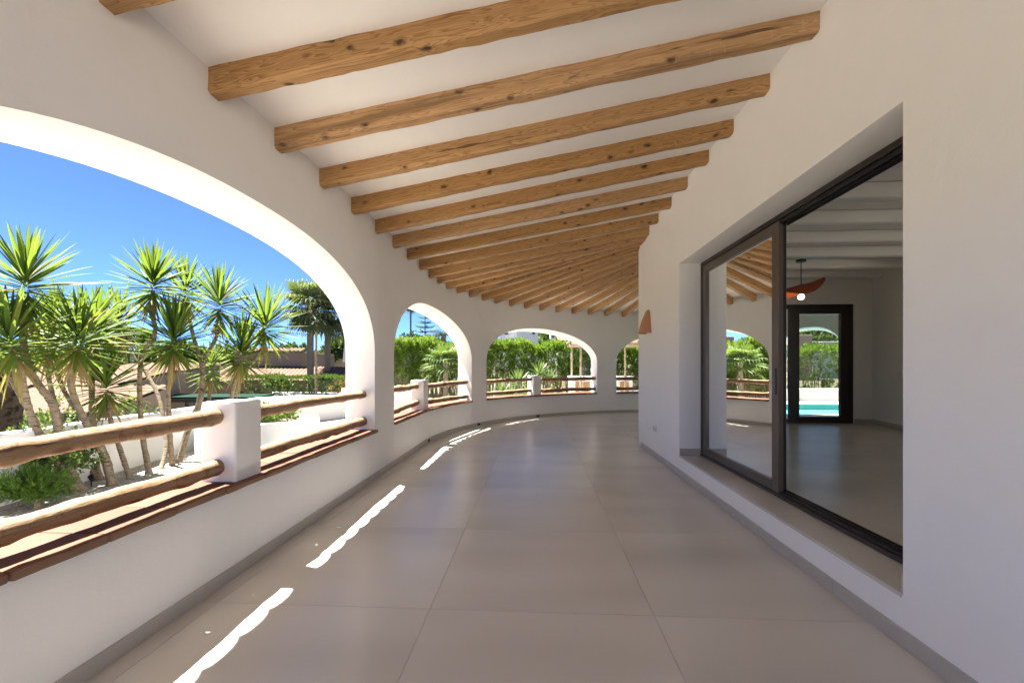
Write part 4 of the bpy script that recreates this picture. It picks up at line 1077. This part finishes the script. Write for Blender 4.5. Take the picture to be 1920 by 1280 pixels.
hedge('clipped_hedge', [tuple(at(455, 740, 20.5)[:2]), tuple(at(560, 740, 20.2)[:2]), tuple(at(648, 740, 19.9)[:2])], 1.4, -1.6, 0.92, 2300, 0.07, 0.026, M['hedge'],
      'dense clipped green hedge along the street, left of the pier', 42, bare=0.0, per=16, ragged=0.05, along=0.1)

# aloes and agaves at the foot of the oleander hedge
rq = random.Random(8)
def agave(px, py, Z, ln, mat, label, seed, n=34, cat='aloe'):
    p = at(px, py, Z); base = Vector((p.x, p.y, gh(p.x, p.y))); root = empty('aloe', base); tag(root, label, cat, 'aloes below the oleander hedge'); bpy.context.view_layer.update()
    rnd = random.Random(seed); top = Vector((base.x, base.y, max(base.z + .05, p.z - ln*0.45)))
    at_parent(MB().tube([base - Vector((0, 0, .03)), top], [0.07, 0.05], 8, True, .1, rnd).build('stem', M['yucca_bark'], smooth=60), root)
    live, dry = blade_rosette(top, (0, 0, 1), n, ln, 0.05, rnd, a0=8, a1=95, stem=0.08, droop=0.8)
    at_parent(MB().add(*live).build('leaf_rosette', mat, smooth=40), root)
for px, py, Z, ln, lb in ((940, 728, 14.6, 0.5, 'spiky grey green aloe low behind the rail, left in the arch facing the hedge'),
                          (972, 706, 15.4, 0.55, 'yellow green aloe with arching leaves left of the white post in the facing arch'),
                          (1012, 690, 15.8, 0.5, 'aloe whose leaf tips show above the white post of the facing arch'),
                          (1030, 703, 15.9, 0.45, 'pale aloe just right of the white post in the facing arch'),
                          (955, 735, 14.4, 0.45, 'short aloe at the sill left of the white post in the facing arch'),
                          (990, 730, 14.8, 0.5, 'green aloe close beside the white post of the facing arch')):
    agave(px, py, Z, ln, M['aloe'], lb, int(px))

# ------------------------------------------------------------------ palms and trees
def fan_palm(base, zcrown, rcrown, tr, label, seed, mat, n=40, name='fan_palm', group=None, skirt=True, elev=(-55, 80)):
    rnd = random.Random(seed); base = Vector(base); root = empty(name, base); tag(root, label, 'palm', group); bpy.context.view_layer.update()
    top = Vector((base.x + rnd.uniform(-.1, .1), base.y, zcrown)); N = 9
    pts = [base.lerp(top, i/N) for i in range(N+1)]
    at_parent(MB().tube(pts, [tr*(1.25 - 0.35*min(1, i/4)) for i in range(N+1)], 14, True, 0.05, rnd).build('trunk', M['palm_bark'], smooth=60), root)
    vs_ = []; fs_ = []
    for i in range(n):
        az = i*2.4 + rnd.uniform(-.2, .2); el = R_(elev[1] + (elev[0] - elev[1])*((i + .5)/n)**0.9 + rnd.uniform(-8, 8))
        h = Vector((math.cos(az)*math.cos(el), math.sin(az)*math.cos(el), math.sin(el))); sd = Vector((-math.sin(az), math.cos(az), 0)); up = sd.cross(h)
        pet = rcrown*rnd.uniform(.42, .55); hub = top + h*pet; fl = rcrown*rnd.uniform(.50, .62)
        k0 = len(vs_); vs_ += [top - sd*.015, top + sd*.015, hub + sd*.012, hub - sd*.012]; fs_.append((k0, k0+1, k0+2, k0+3))
        K = 19
        for k in range(K):
            a = R_(-125 + 250*k/(K-1)) + rnd.uniform(-.03, .03)
            d = (h*math.cos(a) + sd*math.sin(a) + up*0.10*math.cos(2*a)).normalized(); pr = d.cross(up).normalized(); L = fl*(0.72 + .28*math.cos(a*0.6)); w = fl*0.058
            g = Vector((0, 0, -1)); k0 = len(vs_)
            vs_ += [hub, hub + d*L*.5 + pr*w + up*w*.25, hub + d*L*.5 - pr*w + up*w*.25, hub + d*L*.82 + pr*w*.35 + g*L*.10, hub + d*L*.82 - pr*w*.35 + g*L*.10, hub + d*L*.98 + g*L*.34]
            fs_ += [(k0, k0+1, k0+2), (k0+1, k0+3, k0+4, k0+2), (k0+3, k0+5, k0+4)]
    at_parent(MB().add(vs_, fs_).build('crown', mat), root)
    if skirt:
        m = MB()
        for i in range(70):
            az = rnd.uniform(0, 6.28); p = top + Vector((math.cos(az)*tr, math.sin(az)*tr, rnd.uniform(-.1, .15))); L = rcrown*rnd.uniform(.35, .65)
            q = p + Vector((math.cos(az)*L*.45, math.sin(az)*L*.45, -L*.85)); s_ = Vector((-math.sin(az), math.cos(az), 0))*0.06
            m.add([p - s_*.3, p + s_*.3, p.lerp(q, .6) + s_, q, p.lerp(q, .6) - s_], [(0, 1, 2, 3, 4)])
        at_parent(m.build('dry_skirt', M['yucca_dry']), root)
    return root
def gz(p): return Vector((p.x, p.y, gh(p.x, p.y)))
p1 = at(583, 700, 25.0); fan_palm(gz(p1), at(583, 578, 25).z, 2.0, 0.20, 'fan palm with a thick trunk left of the wooden pole, beyond the clipped hedge', 51, M['palm'], group='fan palms beyond the clipped hedge')
p2 = at(612, 700, 26.5); fan_palm(gz(p2), at(612, 588, 26.5).z, 2.0, 0.19, 'fan palm with a leaning trunk right of the wooden pole, partly behind the pier', 52, M['palm'], group='fan palms beyond the clipped hedge')
p3 = at(835, 700, 17.0); fan_palm(gz(p3), 1.45, 1.0, 0.11, 'young fan palm with pale drooping leaves in front of the oleander hedge', 53, M['palm2'], n=26, skirt=False, elev=(-25, 75), name='young_fan_palm')
p4 = at(769, 700, 62.0); fan_palm(gz(p4), at(769, 576, 62).z, 1.0, 0.16, 'very tall thin palm against the sky in the second arch', 54, M['palm'], n=34, name='tall_palm')
# date palm
def feather_palm(px, py, Z, r, label, seed):
    p = at(px, py, Z); base = gz(p); rnd = random.Random(seed); root = empty('date_palm', base); tag(root, label, 'palm'); bpy.context.view_layer.update()
    at_parent(MB().tube([base, base.lerp(p, .5), p], [0.30, 0.24, 0.24], 12, True, .08, rnd).build('trunk', M['palm_bark'], smooth=60), root)
    vs_ = []; fs_ = []
    for i in range(44):
        az = i*2.4; el = R_(rnd.uniform(-5, 80)); h = Vector((math.cos(az), math.sin(az), 0)); sd = Vector((-math.sin(az), math.cos(az), 0)); K = 22
        for k in range(K):
            t = (k+1)/K; q = p + h*(r*t*math.cos(el*(1-.4*t))) + Vector((0, 0, r*(t*math.sin(el) - .75*t*t))); l2 = r*.26*math.sin(math.pi*(.1 + .85*t))
            for sg in (1, -1):
                d = (sd*sg + h*.7 + Vector((0, 0, -.15))).normalized(); k0 = len(vs_); w = r*.022
                vs_ += [q, q + d*l2*.5 + h*w, q + d*l2, q + d*l2*.5 - h*w]; fs_.append((k0, k0+1, k0+2, k0+3))
    at_parent(MB().add(vs_, fs_).build('crown', M['palm']), root)
feather_palm(832, 628, 44.0, 2.1, 'feathery date palm behind the oleander hedge, right in the second arch', 55)
def araucaria(px, ptop, Z, rmax, label, seed):
    t0 = at(px, ptop, Z); base = gz(t0); rnd = random.Random(seed); root = empty('norfolk_pine', base); tag(root, label, 'tree'); bpy.context.view_layer.update()
    H = t0.z - base.z; at_parent(MB().tube([base, t0], [0.20, 0.03], 10).build('trunk', M['bark'], smooth=60), root); vs_ = []; fs_ = []; n = 13
    for i in range(n):
        f = (i + .5)/n; z = base.z + H*(0.30 + 0.68*f); r = rmax*(1 - f)**0.75 + 0.25
        for k in range(6):
            az = k*math.pi/3 + i*.5 + rnd.uniform(-.15, .15); h = Vector((math.cos(az), math.sin(az), 0)); sd = Vector((-math.sin(az), math.cos(az), 0))
            for j in range(26):
                t = 0.15 + .85*j/25; p = Vector((base.x, base.y, z)) + h*r*t + Vector((0, 0, r*(.05 + .16*t*t)))
                for _ in range(3):
                    d = (sd*rnd.uniform(-1, 1) + h*.6 + Vector((0, 0, rnd.uniform(-.1, .9)))).normalized(); L = r*.20*(1.15 - .6*t); k0 = len(vs_); w = L*.24; e = d.cross(Vector((0, 0, 1))).normalized()
                    vs_ += [p, p + d*L*.5 + e*w, p + d*L, p + d*L*.5 - e*w]; fs_.append((k0, k0+1, k0+2, k0+3))
    at_parent(MB().add(vs_, fs_).build('crown', M['tree']), root)
araucaria(797, 572, 54.0, 2.5, 'tiered norfolk pine behind the oleander hedge in the second arch', 56)
def tree(px, ptop, Z, rx, H, mat, label, seed, name='broadleaf_tree', flat=0.6, n=420, ln=None, trunk=0.18, per=12, gap=0.35, group=None, base=None):
    top = at(px, ptop, Z); base = gz(top) if base is None else Vector(base); rnd = random.Random(seed); rng = np.random.default_rng(seed); root = empty(name, base); tag(root, label, 'tree', group); bpy.context.view_layer.update()
    cz = top.z - rx*flat; c = Vector((top.x, top.y, cz)); hub = base.lerp(c, 0.72)
    at_parent(MB().tube(curve_pts([base, base.lerp(hub, .5) + Vector((rnd.uniform(-.1, .1)*rx, 0, 0)), hub, c], 4), [trunk]*4 + [trunk*.8]*4 + [trunk*.5]*4 + [trunk*.2], 9, True, .08, rnd).build('trunk', M['bark'], smooth=60), root)
    C = []; A = []; m = MB(); nc = 13
    for k in range(nc):
        u = Vector(rng.normal(size=3)).normalized(); u.z = abs(u.z)*.9 - .2; q = c + Vector((u.x*rx*.62, u.y*rx*.62, u.z*rx*flat*.75)); rr = rx*rnd.uniform(.30, .46)
        m.tube([hub, hub.lerp(q, .6) + Vector((0, 0, .06*rx)), q], [trunk*.4, trunk*.25, trunk*.1], 6)
        for _ in range(n//nc):
            w = Vector(rng.normal(size=3)).normalized(); C.append(q + Vector((w.x, w.y, w.z*.8))*rr*rng.uniform(.55, 1.05)); A.append(w + Vector((0, 0, .5)))
    at_parent(m.build('limbs', M['bark'], smooth=60), root)
    ln = ln or rx*.16; b, D, L, Wd = shoots(C, A, per, .9, ln, ln*.42, rng, ln*.9)
    at_parent(link('crown', leaf_cloud(name, b, D, L, Wd, mat, rng), None), root); return root
tree(778, 622, 50, 2.4, 5, M['pine'], 'dark bushy tree left of the norfolk pine in the second arch', 61)
tree(812, 630, 58, 2.6, 5, M['tree'], 'green tree between the norfolk pine and the date palm', 62)
tree(668, 628, 34, 2.6, 8, M['pine'], 'umbrella pine with a dark trunk at the right edge of the wide arch', 63, name='umbrella_pine', flat=0.45, n=700, trunk=0.22)
tree(570, 645, 46, 3.2, 7, M['pine'], 'dark pine behind the thick-trunked fan palms', 64, name='umbrella_pine', flat=0.55, n=600)
tree(525, 650, 55, 3.0, 7, M['pine'], 'dark pine behind the beige house, left of the fan palms', 65, name='umbrella_pine', flat=0.5, n=500)
tree(450, 640, 60, 4.0, 7, M['tree'], 'green tree on the skyline behind the yucca nearest the post', 66)
tree(170, 578, 62, 4.6, 7, M['pine'], 'rounded dark tree on the skyline between the left yucca heads', 67, name='umbrella_pine', flat=0.6, n=700)
tree(110, 592, 66, 4.0, 7, M['pine'], 'dark tree on the skyline behind the leftmost yucca', 68, name='umbrella_pine', flat=0.6, n=500)
tree(320, 632, 75, 5.0, 7, M['tree'], 'distant green tree between the middle yucca trunks', 69)
tree(240, 612, 80, 4.5, 7, M['tree'], 'distant tree on the skyline left of the slender yucca', 70)
tree(1050, 612, 60, 3.6, 7, M['tree'], 'dark green tree beside the far chimney', 71, n=500)
tree(1025, 612, 66, 3.4, 7, M['pine'], 'dark tree right of the far grey house', 72, n=500)
tree(1190, 622, 48, 3.2, 7, M['tree'], 'green tree above the cane roof in the half hidden arch', 73, n=500)
tree(1525, 606, 40, 2.8, 7, M['tree'], 'green tree glimpsed at the top of the narrow arch beyond the room', 74, n=400)
tree(520, 700, 22.8, 0.9, 2, M['tree'], 'small conical bush beside the beige house', 75, n=160, trunk=0.05)
rf = random.Random(99)
# wooded hills behind
rng = np.random.default_rng(77); C = []
for i in range(5200):
    a = rng.uniform(-0.95, 0.75); d = rng.uniform(150, 420); x, y = d*math.sin(a), d*math.cos(a); C.append((x, y, gh(x, y) + rng.uniform(0, 3.5)))
C = np.array(C); b, D, L, Wd = shoots(C, np.tile([0, 0, 1.0], (len(C), 1)), 7, 1.0, 3.0, 1.9, rng, 2.0)
wood = link('hillside_wood', leaf_cloud('hillside_wood', b, D, L, Wd, M['pine'], rng), None); tag(wood, 'dark pine wood covering the distant hills', 'wood', kind='stuff')
bp = at(646, 690, 21.5); bush('bougainvillea', (bp.x, bp.y), 0.85, 0.7, 2.4, 300, 0.07, 0.04, M['bougain'], 'bougainvillea with red bracts beside the pier, above the clipped hedge', 'shrub', 25, per=10, z0=gh(bp.x, bp.y))
# pole
pp = at(593, 740, 19.0); pt = at(592, 622, 19.0)
tag(MB().tube([gz(pp), (pp.x, pp.y, pt.z)], [0.055, 0.045], 10).build('utility_pole', M['pole'], smooth=60), 'slim wooden utility pole standing in front of the two fan palms', 'pole')

# ------------------------------------------------------------------ neighbouring houses
def roof_sheet(a, b, c, d, rows, amp, parent, name='roof', mat=None):
    """barrel-tiled roof plane a-b (ridge) to d-c (eave), waves across the ridge"""
    a, b, c, d = map(Vector, (a, b, c, d)); n = max(8, int((b - a).length/0.24))*6; up = (b - a).cross(d - a).normalized(); up = up if up.z > 0 else -up
    K = max(2, rows); vv = []; ff = []
    for j in range(K+1):
        t = j/K
        for i in range(n+1):
            f = i/n; p = (a.lerp(b, f)).lerp(d.lerp(c, f), t); vv.append(p + up*(amp*abs(math.sin(math.pi*i/6))*1.0 + amp*0.35*(1 - (t*8) % 1)))
        if j:
            for i in range(n): ff.append(((j-1)*(n+1)+i, (j-1)*(n+1)+i+1, j*(n+1)+i+1, j*(n+1)+i))
    o = MB().add(vv, ff).build(name, mat or M['roof'])
    return at_parent(o, parent) if parent else o
# terraced tiled roofs low on the left
def left_house(z, Zd, x0, x1, label, dpt=2.2, drop=0.55, rise=0.0):
    L, Rr = at(x0, 700, Zd), at(x1, 700, Zd); t = (Rr - L); t.z = 0; t.normalize(); nn = Vector((-t.y, t.x, 0))
    if nn.dot(Vector((L.x, L.y, 0))) < 0: nn = -nn
    c = (L + Rr)/2; root = empty('tiled_house', (c.x, c.y, gh(c.x, c.y))); tag(root, label, 'house', 'neighbouring tiled houses'); bpy.context.view_layer.update()
    L2, R2 = Vector((L.x, L.y, 0)), Vector((Rr.x, Rr.y, 0)); zz = Vector((0, 0, z))
    roof_sheet(L2 + nn*dpt + zz + Vector((0, 0, drop)), R2 + nn*dpt + zz + Vector((0, 0, drop)), R2 - nn*.25 + zz - Vector((0, 0, .05)), L2 - nn*.25 + zz - Vector((0, 0, .05)), 8, 0.05, root)
    g = MB(); A, B = L2, R2
    for P, Q in ((A, B),):
        vv = [P + Vector((0, 0, -3)), Q + Vector((0, 0, -3)), Q + nn*dpt + Vector((0, 0, -3)), P + nn*dpt + Vector((0, 0, -3))]
        tv = [P + zz*1 - Vector((0, 0, .05)), Q + zz - Vector((0, 0, .05)), Q + nn*dpt + zz + Vector((0, 0, drop - .06)), P + nn*dpt + zz + Vector((0, 0, drop - .06))]
        g.add(vv + tv, [(0, 1, 5, 4), (1, 2, 6, 5), (2, 3, 7, 6), (3, 0, 4, 7), (4, 5, 6, 7)])
    at_parent(g.build('wall', M['beige']), root)
    f0, f1 = A - nn*.27 + zz, B - nn*.27 + zz
    at_parent(MB().add([f0 - Vector((0, 0, .22)), f1 - Vector((0, 0, .22)), f1 - Vector((0, 0, .07)), f0 - Vector((0, 0, .07)), f0 - Vector((0, 0, .22)) + nn*.05, f1 - Vector((0, 0, .22)) + nn*.05, f1 - Vector((0, 0, .07)) + nn*.05, f0 - Vector((0, 0, .07)) + nn*.05],
                       [(0, 1, 2, 3), (4, 7, 6, 5), (0, 4, 5, 1), (3, 2, 6, 7), (0, 3, 7, 4), (1, 5, 6, 2)]).build('fascia', M['fascia']), root)
left_house(0.18, 11.5, -90, 190, 'nearest terracotta roof with a dark fascia, low behind the left garden wall')
left_house(0.78, 13.8, -120, 215, 'middle terracotta roof stepping up behind the nearest one, left of the yucca trunks', dpt=3.0, drop=0.5)
left_house(1.10, 20.0, 150, 330, 'tiled house behind the yucca trunks in the middle of the wide arch', dpt=3.0, drop=0.4)
# beige house behind the clipped hedge
def box_house(name, px0, px1, ptop, Z, dep, mat, label, pb=None, windows=(), parapet=True, group=None, cat='house', roofmat=None):
    A, B = at(px0, ptop, Z), at(px1, ptop, Z); zt = A.z; t = (B - A); t.z = 0; ln = t.length; t.normalize(); nn = Vector((-t.y, t.x, 0)); nn = nn if nn.y > 0 else -nn
    zb_ = min(gh(A.x, A.y), gh(B.x, B.y)) - 0.5; root = empty(name, ((A.x+B.x)/2, (A.y+B.y)/2, zb_)); tag(root, label, cat, group); bpy.context.view_layer.update()
    a, b = Vector((A.x, A.y, 0)), Vector((B.x, B.y, 0)); z0, z1 = Vector((0, 0, zb_)), Vector((0, 0, zt))
    vv = [a+z0, b+z0, b+nn*dep+z0, a+nn*dep+z0, a+z1, b+z1, b+nn*dep+z1, a+nn*dep+z1]
    at_parent(MB().add(vv, [(0, 3, 2, 1), (4, 5, 6, 7), (0, 1, 5, 4), (1, 2, 6, 5), (2, 3, 7, 6), (3, 0, 4, 7)]).build('wall', mat, bevel=.03, segs=2), root)
    for (w0, w1, v0, v1) in windows:
        P, Q = at(w0, v0, Z), at(w1, v1, Z); f0, f1 = Vector((P.x, P.y, 0)) - nn*.03, Vector((Q.x, Q.y, 0)) - nn*.03
        w = at_parent(MB().add([f0 + Vector((0, 0, Q.z)), f1 + Vector((0, 0, Q.z)), f1 + Vector((0, 0, P.z)), f0 + Vector((0, 0, P.z))] + [x + nn*.06 for x in (f0 + Vector((0, 0, Q.z)), f1 + Vector((0, 0, Q.z)), f1 + Vector((0, 0, P.z)), f0 + Vector((0, 0, P.z)))], [(0, 1, 2, 3), (4, 7, 6, 5), (0, 4, 5, 1), (1, 5, 6, 2), (2, 6, 7, 3), (3, 7, 4, 0)]).build('window', M['window_dark']), root)
    return root, a, b, nn, zt, t
r_, a, b, nn, zt, t = box_house('beige_house', 440, 566, 660, 27.0, 5.0, M['beige'], 'beige rendered house with a tiled parapet behind the clipped hedge')
roof_sheet(a + nn*.5 + Vector((0, 0, zt + .22)), b + nn*.5 + Vector((0, 0, zt + .22)), b - nn*.2 + Vector((0, 0, zt + .02)), a - nn*.2 + Vector((0, 0, zt + .02)), 2, 0.06, r_, 'parapet_tiles')
roof_sheet(a - t*1.5 - nn*.02 + Vector((0, 0, zt - .85)), b + t*4.0 - nn*.02 + Vector((0, 0, zt - .95)), b + t*4.0 - nn*1.9 + Vector((0, 0, zt - 1.75)), a - t*1.5 - nn*1.9 + Vector((0, 0, zt - 1.65)), 8, 0.05, r_, 'lean_to_roof')
e = MB().add([a - nn*1.7 + Vector((0, 0, zt - 1.72)), b + t*4 - nn*1.7 + Vector((0, 0, zt - 1.80)), b + t*4 - nn*1.7 + Vector((0, 0, -2.5)), a - nn*1.7 + Vector((0, 0, -2.5)), a - nn*.1 + Vector((0, 0, zt - 1.72)), b + t*4 - nn*.1 + Vector((0, 0, zt - 1.80)), b + t*4 - nn*.1 + Vector((0, 0, -2.5)), a - nn*.1 + Vector((0, 0, -2.5))], [(0, 1, 2, 3), (4, 7, 6, 5), (0, 4, 5, 1), (1, 5, 6, 2), (3, 7, 4, 0)]); at_parent(e.build('lean_to_wall', M['beige']), r_)
box_house('pink_house', 596, 622, 668, 34.0, 4.0, M['pink'], 'pale pink house seen between the two palm trunks')
box_house('red_house', 612, 690, 669, 40.0, 5.0, M['red'], 'dark red rendered house beside the pier, behind the bougainvillea')
box_house('hill_villa', 632, 645, 652, 90.0, 5.0, M['white_house'], 'tiny pale villa on the far hill between the palm trunk and the pier', windows=((636, 639, 655, 660),))
box_house('pink_house', 735, 766, 633, 40.0, 5.0, M['pink'], 'pale pink house top above the hedge at the left of the second arch')
box_house('white_villa', 936, 967, 612, 46.0, 7.0, M['white_house'], 'sunlit white villa above the hedge, left in the facing arch', windows=((946, 953, 620, 627),))
box_house('grey_villa', 967.5, 1009, 600, 44.0, 7.0, M['white_house'], 'villa with a shaded blue grey wall above the hedge in the facing arch', windows=((998, 1003, 617, 627),))
r_, a, b, nn, zt, t = box_house('far_cottage', 1046, 1110, 640, 36.0, 5.0, M['white_house'], 'low house with a sloping tiled roof behind the pergola')
roof_sheet(a + nn*2.5 + Vector((0, 0, zt + .9)), b + nn*2.5 + Vector((0, 0, zt + .9)), b - nn*.3 + Vector((0, 0, zt)), a - nn*.3 + Vector((0, 0, zt)), 6, .06, r_, 'roof')
box_house('chimney_block', 1031.5, 1042, 624, 38.0, 0.5, M['white_house'], 'white chimney with a dark opening beside the far trees', windows=((1035, 1039, 627, 633),), cat='chimney')
box_house('white_villa', 1480, 1523, 628, 34.0, 6.0, M['pink'], 'cream house glimpsed through the narrow arch beyond the room')
# green canopy
ga, gb2 = at(275, 742, 15.5), at(482, 741, 15.5)
gr = empty('green_canopy', ((ga.x+gb2.x)/2, (ga.y+gb2.y)/2, gh(ga.x, ga.y))); tag(gr, 'long green canopy on posts beyond the garden wall', 'canopy'); bpy.context.view_layer.update()
tt = (gb2 - ga); tt.z = 0; tt.normalize(); n2 = Vector((-tt.y, tt.x, 0)); n2 = n2 if n2.y > 0 else -n2
A0, B0 = Vector((ga.x, ga.y, ga.z - .10)), Vector((gb2.x, gb2.y, ga.z - .10)); zz = Vector((0, 0, .06))
at_parent(MB().add([A0, B0, B0 + n2*1.1 + Vector((0, 0, .05)), A0 + n2*1.1 + Vector((0, 0, .05)), A0 + zz, B0 + zz, B0 + n2*1.1 + Vector((0, 0, .11)), A0 + n2*1.1 + Vector((0, 0, .11))], [(0, 3, 2, 1), (4, 5, 6, 7), (0, 1, 5, 4), (1, 2, 6, 5), (2, 3, 7, 6), (3, 0, 4, 7)]).build('roof', M['green_awning']), gr)
at_parent(MB().add([A0 + Vector((0, 0, -.12)) - n2*.02, B0 + Vector((0, 0, -.12)) - n2*.02, B0 - n2*.02 - Vector((0, 0, .002)), A0 - n2*.02 - Vector((0, 0, .002)), A0 + Vector((0, 0, -.12)) + n2*.04, B0 + Vector((0, 0, -.12)) + n2*.04, B0 + n2*.04 - Vector((0, 0, .002)), A0 + n2*.04 - Vector((0, 0, .002))], [(0, 1, 2, 3), (4, 7, 6, 5), (0, 4, 5, 1), (3, 2, 6, 7)]).build('beam', M['fascia']), gr)
for f in (0.02, 0.35, 0.68, 0.98):
    P = A0.lerp(B0, f) + n2*.08; at_parent(MB().tube([(P.x, P.y, gh(P.x, P.y) - .1), (P.x, P.y, A0.z)], .06, 8).build('post', M['fascia'], smooth=60), gr)
# folded parasol beside the pier
pf = at(649, 676, 24.0); pr = empty('parasol', gz(pf)); tag(pr, 'folded cream parasol just visible at the edge of the pier', 'parasol'); bpy.context.view_layer.update()
at_parent(MB().tube([gz(pf), pf + Vector((0, 0, 1.5))], .025, 8).build('pole', M['timber'], smooth=60), pr)
at_parent(MB().tube([pf + Vector((0, 0, -.1)), pf + Vector((0, 0, .3)), pf + Vector((0, 0, 1.45))], [.20, .16, .03], 10, True, .1, random.Random(2)).build('canopy', M['parasol'], smooth=40), pr)

# ------------------------------------------------------------------ pergola and outdoor kitchen
def P16(px, z, Z=15.6):
    p = at(px, 700, Z); return Vector((p.x, p.y, z))
perg = empty('pergola', P16(1120, gh(2.5, 15.6))); tag(perg, 'pale timber pergola with a cane roof over the outdoor kitchen', 'pergola'); bpy.context.view_layer.update()
for px, Z in ((1072, 16.6), (1089, 15.4), (1172, 15.6), (1255, 15.4)):
    p = P16(px, 0, Z); at_parent(MB().tube([(p.x, p.y, -.3), (p.x, p.y, 2.10)], [.038, .034], 10, True, .05, random.Random(px)).build('post', M['timber'], smooth=60), perg)
a, b = P16(1068, 2.12, 15.4), P16(1275, 2.12, 15.4)
at_parent(MB().tube([a, b], .06, 10, True, .05, random.Random(1)).build('crossbeam', M['timber'], smooth=60), perg)
a2, b2 = P16(1064, 2.14, 16.9), P16(1275, 2.14, 16.9)
at_parent(MB().tube([a2, b2], .06, 10, True, .05, random.Random(2)).build('crossbeam', M['timber'], smooth=60), perg)
for i in range(9):
    f = i/8; at_parent(MB().tube([a.lerp(b, f) + Vector((0, -.35, .08)), a2.lerp(b2, f) + Vector((0, .3, .10))], .04, 8).build('rafter', M['timber'], smooth=60), perg)
mc = MB(); c0, c1, c2, c3 = a.lerp(b, .30) + Vector((0, -.4, .13)), b + Vector((.2, -.4, .13)), b2 + Vector((.2, .35, .15)), a2.lerp(b2, .30) + Vector((0, .35, .15))
for i in range(70):
    f = i/70; mc.tube([c0.lerp(c1, f), c3.lerp(c2, f)], .016, 5)
at_parent(mc.build('cane_roof', M['cane']), perg)
kit = empty('outdoor_kitchen', P16(1125, gh(2.5, 16))); tag(kit, 'white masonry outdoor kitchen counter with wooden cabinet doors under the pergola', 'counter'); bpy.context.view_layer.update()
k0, k1 = P16(1070, 0, 16.0), P16(1186, 0, 16.0); kt = (k1 - k0).normalized(); kn = Vector((kt.y, -kt.x, 0))
def kbox(name, f0, f1, d0, d1, z0, z1, mat, bv=.01):
    ln = (k1 - k0).length; vv = []
    for z in (z0, z1):
        for f, d in ((f0, d0), (f1, d0), (f1, d1), (f0, d1)): q = k0 + kt*(ln*f) - kn*d; vv.append((q.x, q.y, z))
    return at_parent(MB().add(vv, [(0, 3, 2, 1), (4, 5, 6, 7), (0, 1, 5, 4), (1, 2, 6, 5), (2, 3, 7, 6), (3, 0, 4, 7)]).build(name, mat, bevel=bv, segs=1), kit)
kbox('body', 0, 1, 0.02, .70, -.35, .93, M['garden_wall']); kbox('worktop', -.01, 1.01, -.03, .72, .932, 1.0, M['garden_wall'])
for f0, f1 in ((.08, .19), (.205, .31), (.42, .55), (.60, .72), (.80, .94)): kbox('cabinet_door', f0, f1, -.005, .018, .05, .80, M['door_wood'], .004)
kbox('side_wall', 1.02, 1.6, .05, .30, -.35, .52, M['garden_wall'])
# garden light on a stake left of the kitchen
gl = at(1057, 722, 15.0); tag(MB().tube([gz(gl), (gl.x, gl.y, .62), (gl.x, gl.y, .66), (gl.x, gl.y, .9)], [.03, .03, .055, .06], 10).build('garden_light', M['timber'], smooth=40), 'small timber garden light left of the outdoor kitchen', 'garden light')

# ------------------------------------------------------------------ pool beyond the narrow arch
wz = -0.14
deckpts = [(5.6, 13.55), (16, 13.55)]
pool = empty('swimming_pool', (10.5, 15, -0.3)); tag(pool, 'turquoise swimming pool seen through the narrow arch beyond the room', 'pool'); bpy.context.view_layer.update()
PX0, PX1, PY0, PY1 = 6.8, 15.5, 13.3, 15.8
at_parent(MB().box((PX0, PY0, -0.6), (PX1, PY1, wz)).build('water', M['water']), pool)
for nm, lo, hi in (('coping', (PX0 - .35, PY0 - .9, -.32), (PX1 + .35, PY0 - .001, -.03)), ('coping', (PX0 - .35, PY1 + .121, -.32), (PX1 + .35, PY1 + 1.8, .02)), ('coping', (PX0 - .35, PY0, -.32), (PX0 - .001, PY1 + .12, -.03)), ('coping', (PX1 + .001, PY0, -.32), (PX1 + .35, PY1 + .12, -.03))):
    at_parent(MB().box(lo, hi).build(nm, M['deck'], bevel=.01, segs=1), pool)
at_parent(MB().box((PX0, PY1 + .001, -.6), (PX1, PY1 + .12, .045)).build('tiled_edge', M['pool_tile']), pool)
wall_run('garden_wall', [(5.8, 17.75), (11, 17.8), (16.5, 17.8)], -.5, .50, .25, M['garden_wall'], 'white wall behind the pool, seen through the narrow arch', 'wall')
hedge('oleander_hedge', [(6.5, 19.6), (11, 19.8), (17, 19.8)], 1.5, -0.30, 2.15, 1900, 0.17, 0.028, M['oleander'], 'leafy hedge behind the pool wall, seen through the narrow arch', 43, stems=120, bare=0.15)
box_house('white_villa', 1523, 1640, 640, 36.0, 6.0, M['white_house'], 'bright white building right of the cream house, beyond the pool')
